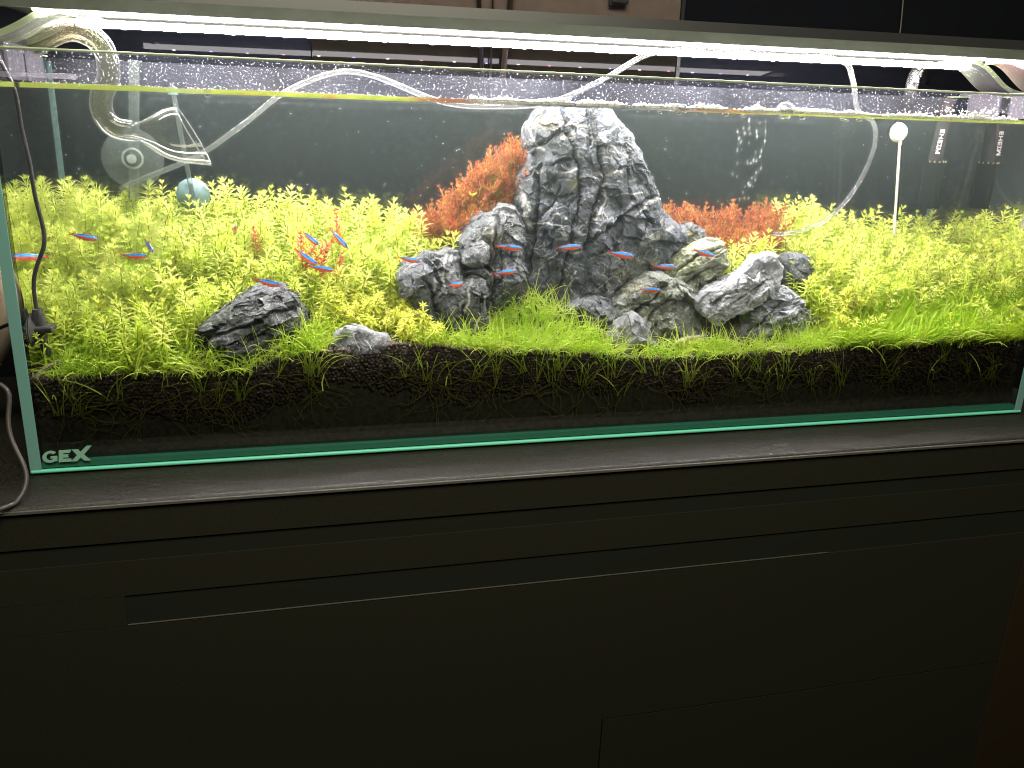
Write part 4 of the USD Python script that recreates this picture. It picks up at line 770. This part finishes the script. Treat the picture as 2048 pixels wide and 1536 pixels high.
# ------------------------------------------------------------------ shrimps
M_SHRIMP = clearish('shrimp_shell', (.95, .93, .85), (.78, .70, .54), .75, .15); M_SHRIMP2 = clearish('shrimp_line', (.8, .7, .6), (.30, .11, .06), .85, .1)
def shrimp(label, tail, head, y, s=1.0):
    a, b = P(*tail, y), P(*head, y); d = b-a; L = np.linalg.norm(d); X_ = unit(d); Y_ = np.array([0, 1., 0]); Z_ = unit(np.cross(X_, Y_))
    if Z_[2] < 0: Z_ = -Z_; 
    Y_ = np.cross(Z_, X_); M = Gf.Matrix4d(*(X_*L), 0, *(Y_*L), 0, *(Z_*L), 0, *a, 1)
    t = thing('shrimp', label, 'shrimp', M=M)
    def spine(u): return np.array([u, 0, .07*math.sin(math.pi*min(1, u*1.15))])
    us = np.linspace(.62, .98, 8); obj('carapace', tube([spine(u) for u in us], np.array([.075, .085, .088, .085, .075, .058, .036, .010])*s, 10, True, 1.0), M_SHRIMP, t, smooth=True)
    for i in range(6):
        u0, u1 = .14+i*.08, .14+i*.08+.088; obj('segment', tube([spine(u0), spine((u0+u1)/2), spine(u1)], np.array([.034, .042, .046])*(1+.16*i)*s, 10, True), M_SHRIMP, t, smooth=True)
    obj('stripe', tube([spine(u)+[0, -.055*s*(.6+.4*u), .012] for u in np.linspace(.16, .92, 12)], .013*s, 6), M_SHRIMP2, t, smooth=True)
    for j, (ang_, l_) in enumerate(((.5, .16), (.1, .18), (-.4, .16))):
        p0 = spine(.14); p1 = p0+np.array([-l_*math.cos(ang_), .02*(j-1), l_*math.sin(ang_)*.6]); obj('tail_fan', tube([p0, (p0+p1)/2, p1], [.012, .026, .006], 6, True, .35), M_SHRIMP, t, smooth=True)
    for j in range(5):
        p0 = spine(.66+.05*j)-[0, 0, .07]; obj('leg', tube([p0, p0+[.03, -.03, -.05], p0+[.02, -.05, -.11]], .007, 4), M_SHRIMP, t)
    for j in range(2):
        p0 = spine(.96); obj('antenna', tube(spline([p0, p0+[.10, -.05*j, .06], p0+[.22, -.12*j, .02+.05*j]], 8), .004, 4), M_SHRIMP, t)
    obj('eye', sphere(spine(.93)+[0, -.045*s, .02], .018*s, 1), M_EYE, t)
shrimp('brown striped shrimp resting on the soil in the left front corner', (122, 722), (66, 760), .012)
shrimp('pale brown shrimp on the grass below the leaning slab', (1412, 674), (1342, 690), .022, .9)
shrimp('faint shrimp climbing through the grass below the blocky stone', (962, 634), (948, 664), .020, .8)
shrimp('faint shrimp in the grass left of the small front stone', (1195, 655), (1220, 690), .022, .6)

# ------------------------------------------------------------------ pipes, hoses, instruments
lp = thing('lily_pipe', 'clear glass outflow pipe with a flared mouth hanging into the water', 'lily pipe')
path = [(60, 95), (100, 72), (135, 60), (165, 64), (193, 80), (211, 106), (217, 135), (216, 160), (206, 182), (202, 205), (207, 230), (222, 250), (245, 260), (266, 262)]
cc = spline([P(a, b, .055) for a, b in path], 60); rp = 11.5*.00047
Y1 = np.array([0, 1., 0])
def rings(pairs, y, k=28):
    out = []
    for (tx, ty), (bx, by) in pairs:
        a, b = P(tx, ty, y), P(bx, by, y); c = (a+b)/2; e = (a-b)/2; r = np.linalg.norm(e); t = np.arange(k)/k*2*np.pi; out.append(c+np.cos(t)[:, None]*e+np.sin(t)[:, None]*Y1*r*.9)
    n = len(out); V = np.vstack(out); I, J = np.meshgrid(np.arange(n-1), np.arange(k), indexing='ij'); J2 = (J+1) % k; return V, np.stack([I*k+J, (I+1)*k+J, (I+1)*k+J2, I*k+J2], -1).reshape(-1, 4)
pairs = np.array([[(268, 246), (258, 276)], [(281, 243), (272, 279)], [(300, 233), (292, 290)], [(322, 221), (318, 308)], [(340, 215), (352, 322)], [(352, 214), (422, 331)]], float)
from scipy.interpolate import CubicSpline
pr = CubicSpline(np.arange(6), pairs.reshape(6, 4))(np.linspace(0, 5, 22)).reshape(-1, 2, 2)
obj('tube', tube(cc, rp*1.45, 20, False), M_FILM, lp, smooth=True)
obj('algae_film', tube(cc[:-3], rp, 16, False), M_ALGAE, lp, smooth=True)
fmo_ = obj('flared_mouth', rings(pr, .055), M_FILM, lp, smooth=True)
a, b = P(352, 214, .055), P(422, 331, .055); c = (a+b)/2; e = (a-b)/2; t = np.linspace(0, 2*np.pi, 41)
obj('mouth_rim', tube(c+np.cos(t)[:, None]*e+np.sin(t)[:, None]*Y1*np.linalg.norm(e)*.9, .00042, 6, False), clearish('glass_rim', (.95, .97, .95), (.6, .64, .58), .35), fmo_, smooth=True)
hs = [(1546, 468, .07), (1600, 463, .07), (1650, 441, .07), (1700, 392, .07), (1738, 325, .068), (1751, 275, .065), (1744, 242, .062), (1720, 226, .06), (1711, 205, .06), (1709, 180, .062), (1703, 152, .07), (1692, 128, .085)]
hp = [P(*q) for q in hs]
zl = z0+.0042*hp[-1][0]/.9-.0016
hp += [np.array([hp[-1][0]-.02, .088, zl]), np.array([.66, .088, z0+.0042*.66/.9-.002]), np.array([P(1330, 110, .088)[0], .088, z0-.001])]
hp += [P(*q) for q in [(1280, 116, .085), (1240, 140, .08), (1180, 172, .075), (1125, 197, .07), (1085, 209, .068), (1030, 213, .066), (950, 213, .064), (895, 207, .062), (850, 193, .06), (790, 168, .06), (740, 150, .06), (692, 143, .06), (645, 152, .06), (600, 170, .062), (552, 196, .07), (510, 230, .08), (460, 268, .09), (410, 303, .10), (330, 340, .115), (240, 378, .12)]]
tag(obj('air_hose', tube(spline(hp, 260), .0023, 12), M_HOSE, smooth=True), 'long translucent hose looping from the red plants over the water to the left', 'hose')
vt = thing('intake_pipe', 'clear upright pipe with a large suction cup behind the flared glass mouth', 'intake pipe')
obj('tube', tube([P(268, y_, .135) for y_ in np.linspace(120, 400, 16)], .0043, 14, False), M_CUP, vt, smooth=True)
c = P(265, 317, .13); Rc = 45*.00054
Mc = frame((1, 0, 0), (0, 0, 1), (0, -1, 0), c)
scu_ = obj('suction_cup', moved(lathe([(0, 0), (Rc*.3, .001), (Rc*.7, .0002), (Rc, -.002), (Rc, -.0028), (Rc*.6, -.001), (0, -.001)], 36), Mc), M_CUP, vt, smooth=40)
obj('cup_ring', moved(tm(trimesh.creation.torus(Rc*.32, .0011, major_sections=32, minor_sections=8)), Mc), clearish('cup_ring', (.9, .93, .9), (.62, .68, .6), .5), scu_, smooth=True)
obj('cup_knob', moved(lathe([(0, .006), (Rc*.16, .005), (Rc*.18, .002), (Rc*.2, 0), (0, 0)], 20), Mc), clearish('cup_knob', (.9, .93, .9), (.55, .62, .55), .5), scu_, smooth=40)
def stick(name, label, top, bot, cup, rc, y, mcup, rod_r, mrod):
    t = thing(name, label, 'thermometer'); a, b, c = P(*top, y), P(*bot, y), P(*cup, y+.004)
    obj('rod', tube([a, (a+b)/2, b], rod_r, 12), mrod, t, smooth=40)
    M = frame((1, 0, 0), (0, 0, 1), (0, -1, 0), c); obj('suction_cup', moved(lathe([(0, .004), (rc*.45, .0035), (rc*.85, .001), (rc, -.003), (rc*.9, -.0034), (0, -.002)], 28), M) , mcup, t, smooth=40)
    obj('clip', moved(lathe([(rod_r*1.9, -.003), (rod_r*1.9, .003), (rod_r*.9, .003), (rod_r*.9, -.003), (rod_r*1.9, -.003)], 14), frame((1, 0, 0), (0, 1, 0), (0, 0, 1), a*.93+b*.07+[0, 0, 0])), mcup, t, smooth=40)
    return t
st = stick('thermometer', 'glass thermometer hanging from a white suction cup at the back right', (1802, 258), (1789, 470), (1800, 265), .0098, .12, M_CUPWHITE, .0018, M_ROD)
a, b = P(1802, 290, .1178), P(1792, 440, .1178); obj('dark_column', tube([a+[.0012, 0, 0], b+[.0012, 0, 0]], .0008, 6), M_STRAIN, st)
stick('glass_rod', 'clear glass rod with a pale blue suction cup behind the flared mouth', (343, 165), (385, 392), (386, 390), .0140, .128, M_CUPBLUE, .0020, M_CUP)
ep = thing('filter_pipe', 'dark intake pipe with white lettering and a black strainer, back right corner', 'filter pipe')
a, b = P(1897, 205, .135), P(1868, 328, .135); obj('pipe', tube([a+[0, 0, .004], a, b], .0066, 20), M_PIPE, ep, smooth=40)
c, d = P(1869, 324, .135), P(1855, 415, .135); stn_ = obj('strainer', tube([c, c*.999+d*.001, d], .0104, 20), M_STRAIN, ep, smooth=40)
ax = unit(d-c)
for i in range(10): 
    t = i/10*2*np.pi; off = np.array([math.cos(t)*.0104, math.sin(t)*.0104, 0]); obj('rib', tube([c+off+ax*.018, d+off], .0007, 4), M_STRAIN, stn_)
for i in range(7):
    t = -i/7*math.pi; off = np.array([math.cos(t)*.0105, math.sin(t)*.0105, 0]); obj('collar_tooth', tube([c+off, c+off*1.08+[0, 0, .0018]], [.0009, .0003], 5), clearish('tooth_%s' % 'abcdefg'[i], (.8, .8, .6), (.42, .44, .22), .9), stn_)
txt = text_mesh('EHEIM', .0048, .0006, bold=True); v = np.asarray(txt.vertices); p0 = P(1882, 257, .1278); dn = unit(b-a); rt = unit(np.cross(dn, [0, -1, 0])); rt = rt if rt[0] > 0 else -rt
v = v*[.0245/np.ptp(v[:, 0]), 1, 1]; obj('lettering', (p0+v[:, :1]*dn+v[:, 1:2]*rt*1.0+v[:, 2:]*np.array([0, -1., 0]), np.asarray(txt.faces)), M_INK, ep, smooth=False)
oh = thing('outlet_hose', 'grey hose rising over the back rim near the right lamp leg', 'hose'); obj('hose', tube(spline([P(1820, 205, .13), P(1824, 170, .13), P(1836, 140, .15), P(1850, 120, .19), P(1850, 160, .24)], 24), .0062, 14), clearish('grey_hose', (.7, .7, .7), (.10, .10, .095), .45), oh, smooth=True)
# probe on the left glass
pb = thing('temperature_probe', 'dark grey temperature probe in a suction cup holder on the left glass', 'probe')
PY = .022
def tp(q, y=PY): return P(q[0], q[1], y)
obj('upper_plug', tube([tp((74, 618)), tp((77, 636)), tp((80, 655))], [.0034, .0046, .0054], 16), M_GREYPL, pb, smooth=40)
a = tp((50, 657)); b = tp((106, 654)); obj('cross_plate', box((a[0], PY-.007, a[2]-.0025), (b[0]+.001, PY+.007, a[2]+.0025), .0018), M_GREYPL, pb)
obj('collar', tube([tp((82, 662)), tp((84, 676))], [.0044, .0036], 16), M_GREYPL, pb, smooth=40)
obj('tip', tube([tp((84, 674)), tp((94, 706)), tp((95, 711))], [.0030, .0030, .0020], 16), M_GREYPL, pb, smooth=40)
ca = tp((47, 660)); Mx = frame((0, 1, 0), (0, 0, 1), (1, 0, 0), (G+.0008, PY, ca[2]))
obj('suction_cup', moved(lathe([(0, .008), (.003, .008), (.0036, .005), (.008, .002), (.0125, 0), (.012, -.0003), (0, .0005)], 28), Mx), M_GREYPL, pb, smooth=40)
cb = [(-30, 60, .03), (-5, 110, .026), (14, 148, .022), (26, 172, .02), (40, 240, .02), (58, 320, .02), (72, 400, .02), (86, 455, .02), (88, 490, .02), (76, 525, .02), (68, 560, .02), (70, 600, .022), (74, 622, .022)]
tag(obj('probe_cable', tube(spline([P(*q) for q in cb], 90), .0015, 8), plain('probe_cable', (.026, .026, .025), .45), smooth=True), 'black cable running down inside the left glass to the probe', 'cable')
oc = [(-30, 765, -.006), (2, 770, -.008), (15, 782, -.010), (18, 812, -.014), (17, 850, -.02), (28, 890, -.027), (45, 925, -.034), (53, 955, -.040), (46, 985, -.047), (22, 1015, -.056), (-20, 1045, -.066)]
cbl = spline([P(*q) for q in oc], 60); cbl[:, 2] = np.maximum(cbl[:, 2], .0005)
tag(obj('loose_cable', tube(cbl, .0017, 10), M_CABLE, smooth=True), 'grey brown cable curling over the cabinet top left of the tank', 'cable')
tag(obj('side_cable', tube(spline([P(-30, 668, .05), P(0, 656, .045), P(14, 650, .04), P(26, 649, .03)], 14), .0014, 8), M_BLACK, smooth=True), 'short black cable reaching the left glass from outside', 'cable')
bh = [(-60, 760, .10), (-25, 720, .10), (5, 660, .09), (16, 610, .09), (4, 560, .10), (-40, 520, .12)]
tag(obj('beige_hose', tube(spline([P(*q) for q in bh], 30), .011, 18), plain('beige_hose', (.42, .34, .26), .55), smooth=True), 'thick beige hose standing outside the left glass', 'hose')

# ------------------------------------------------------------------ bubbles, foam
BUB = '/World/Prototypes/bubble'; stage.DefinePrim(BUB, 'Xform'); usdkit.mesh(stage, BUB+'/shell', sphere((0, 0, 0), 1, 2), M_BUBBLE, smooth=True)
bp = [(1482, 284), (1487, 255), (1490, 267), (1497, 258), (1499, 268), (1498, 285), (1513, 264), (1514, 275), (1528, 254), (1530, 283), (1475, 261), (1478, 277), (1474, 300), (1483, 299), (1511, 304), (1523, 302), (1520, 313), (1474, 328), (1495, 324), (1502, 325), (1507, 321), (1513, 321), (1522, 336), (1512, 344), (1465, 350), (1474, 353), (1504, 355), (1509, 354), (1510, 361), (1490, 373), (1496, 368), (1500, 371), (1506, 373), (1486, 385), (1479, 400), (1489, 397), (1497, 395), (1531, 262), (1519, 246), (1531, 240), (1498, 240)]
for px, py in bp:
    p = P(px, py, .075+rng.uniform(-.01, .01)); r = rng.uniform(.0006, .0009)
    t = thing('air_bubble', 'small bright air bubble rising in the column right of the tallest stone', 'bubble', group='rising air bubbles', M=Gf.Matrix4d(r, 0, 0, 0, 0, r, 0, 0, 0, 0, r*1.9, 0, *p, 1))
    t.GetReferences().AddInternalReference(BUB); t.SetInstanceable(True)
for px, py, r, lab in [(1274, 224, .0012, None), (1298, 223, .0011, None), (1318, 225, .0022, None), (1343, 224, .0028, None), (1357, 227, .0026, None), (1368, 222, .0030, None), (1393, 227, .0012, None), (1410, 227, .0013, None), (1451, 229, .0034, None), (1486, 232, .0030, None), (1560, 236, .0016, None), (1604, 235, .0030, None), (1685, 239, .0022, None), (1693, 241, .0016, None), (1718, 240, .0030, None), (1795, 243, .0014, None), (415, 189, .0024, 'lone bubble under the waterline near the flared glass mouth'), (1571, 221, .0078, 'large clear bubble dome resting on the waterline at the right'), (1366, 217, .0040, 'clear bubble dome on the waterline right of the tallest stone')]:
    p = P(px, py, .0105); q = r*(.55 if lab is None else .85)
    t = thing('surface_bubble', lab or 'flat round bubble hanging under the foamy waterline', 'bubble', group=None if lab else 'bubbles under the waterline', M=Gf.Matrix4d(r, 0, 0, 0, 0, r*.6, 0, 0, 0, 0, q, 0, *p, 1))
    t.GetReferences().AddInternalReference(BUB); t.SetInstanceable(True)
fm = [sphere((0, 0, 0), 1, 1)]
fpos, fs = [], []
for _ in range(9000):
    px = rng.uniform(940, 2040); x = P(px, 220, .009)[0]; dens = noise(np.array([[px/28., 0, 0]]), 8)[0]
    if rng.random() > np.clip((px-920)/150, 0, 1)*np.interp(px, [1000, 1700, 1850, 2048], [1, .95, .6, .35])*np.clip(dens*2.2-.25, .1, 1): continue
    fpos.append((x, .0080+rng.uniform(0, .004), ZW+.0004+abs(rng.normal())*.0013*(.4+dens))); fs.append(rng.uniform(.0005, .0012))
for _ in range(240):
    px = rng.uniform(60, 960); fpos.append((P(px, 190, .009)[0], .0082+rng.uniform(0, .002), ZW+.0010+rng.uniform(0, .0012))); fs.append(rng.uniform(.0002, .0006))
for cx, cy_, n_ in ((1950, 232, 120), (1890, 222, 24), (1830, 228, 30), (1985, 224, 30)):
    for _ in range(n_):
        fpos.append(tuple(P(cx+rng.normal()*16, cy_+rng.normal()*4.5, .0078))); fs.append(rng.uniform(.0004, .0009))
instancer('foam', [((fm[0][0], fm[0][1]), M_FOAM)], np.array(fpos), rand_quat(len(fpos)), np.array(fs), np.zeros(len(fpos), int), 'white foam gathered along the waterline behind the front glass', 'foam')
# drifting specks in the water
sp_ = [sphere(P(rng.uniform(120, 1900), rng.uniform(200, 480), rng.uniform(.02, .12)), rng.uniform(.00015, .0004), 0) for _ in range(170)]
tag(obj('specks', cat_meshes(sp_), M_FOAM, smooth=False), 'tiny pale specks drifting in the water', 'specks', kind='stuff')
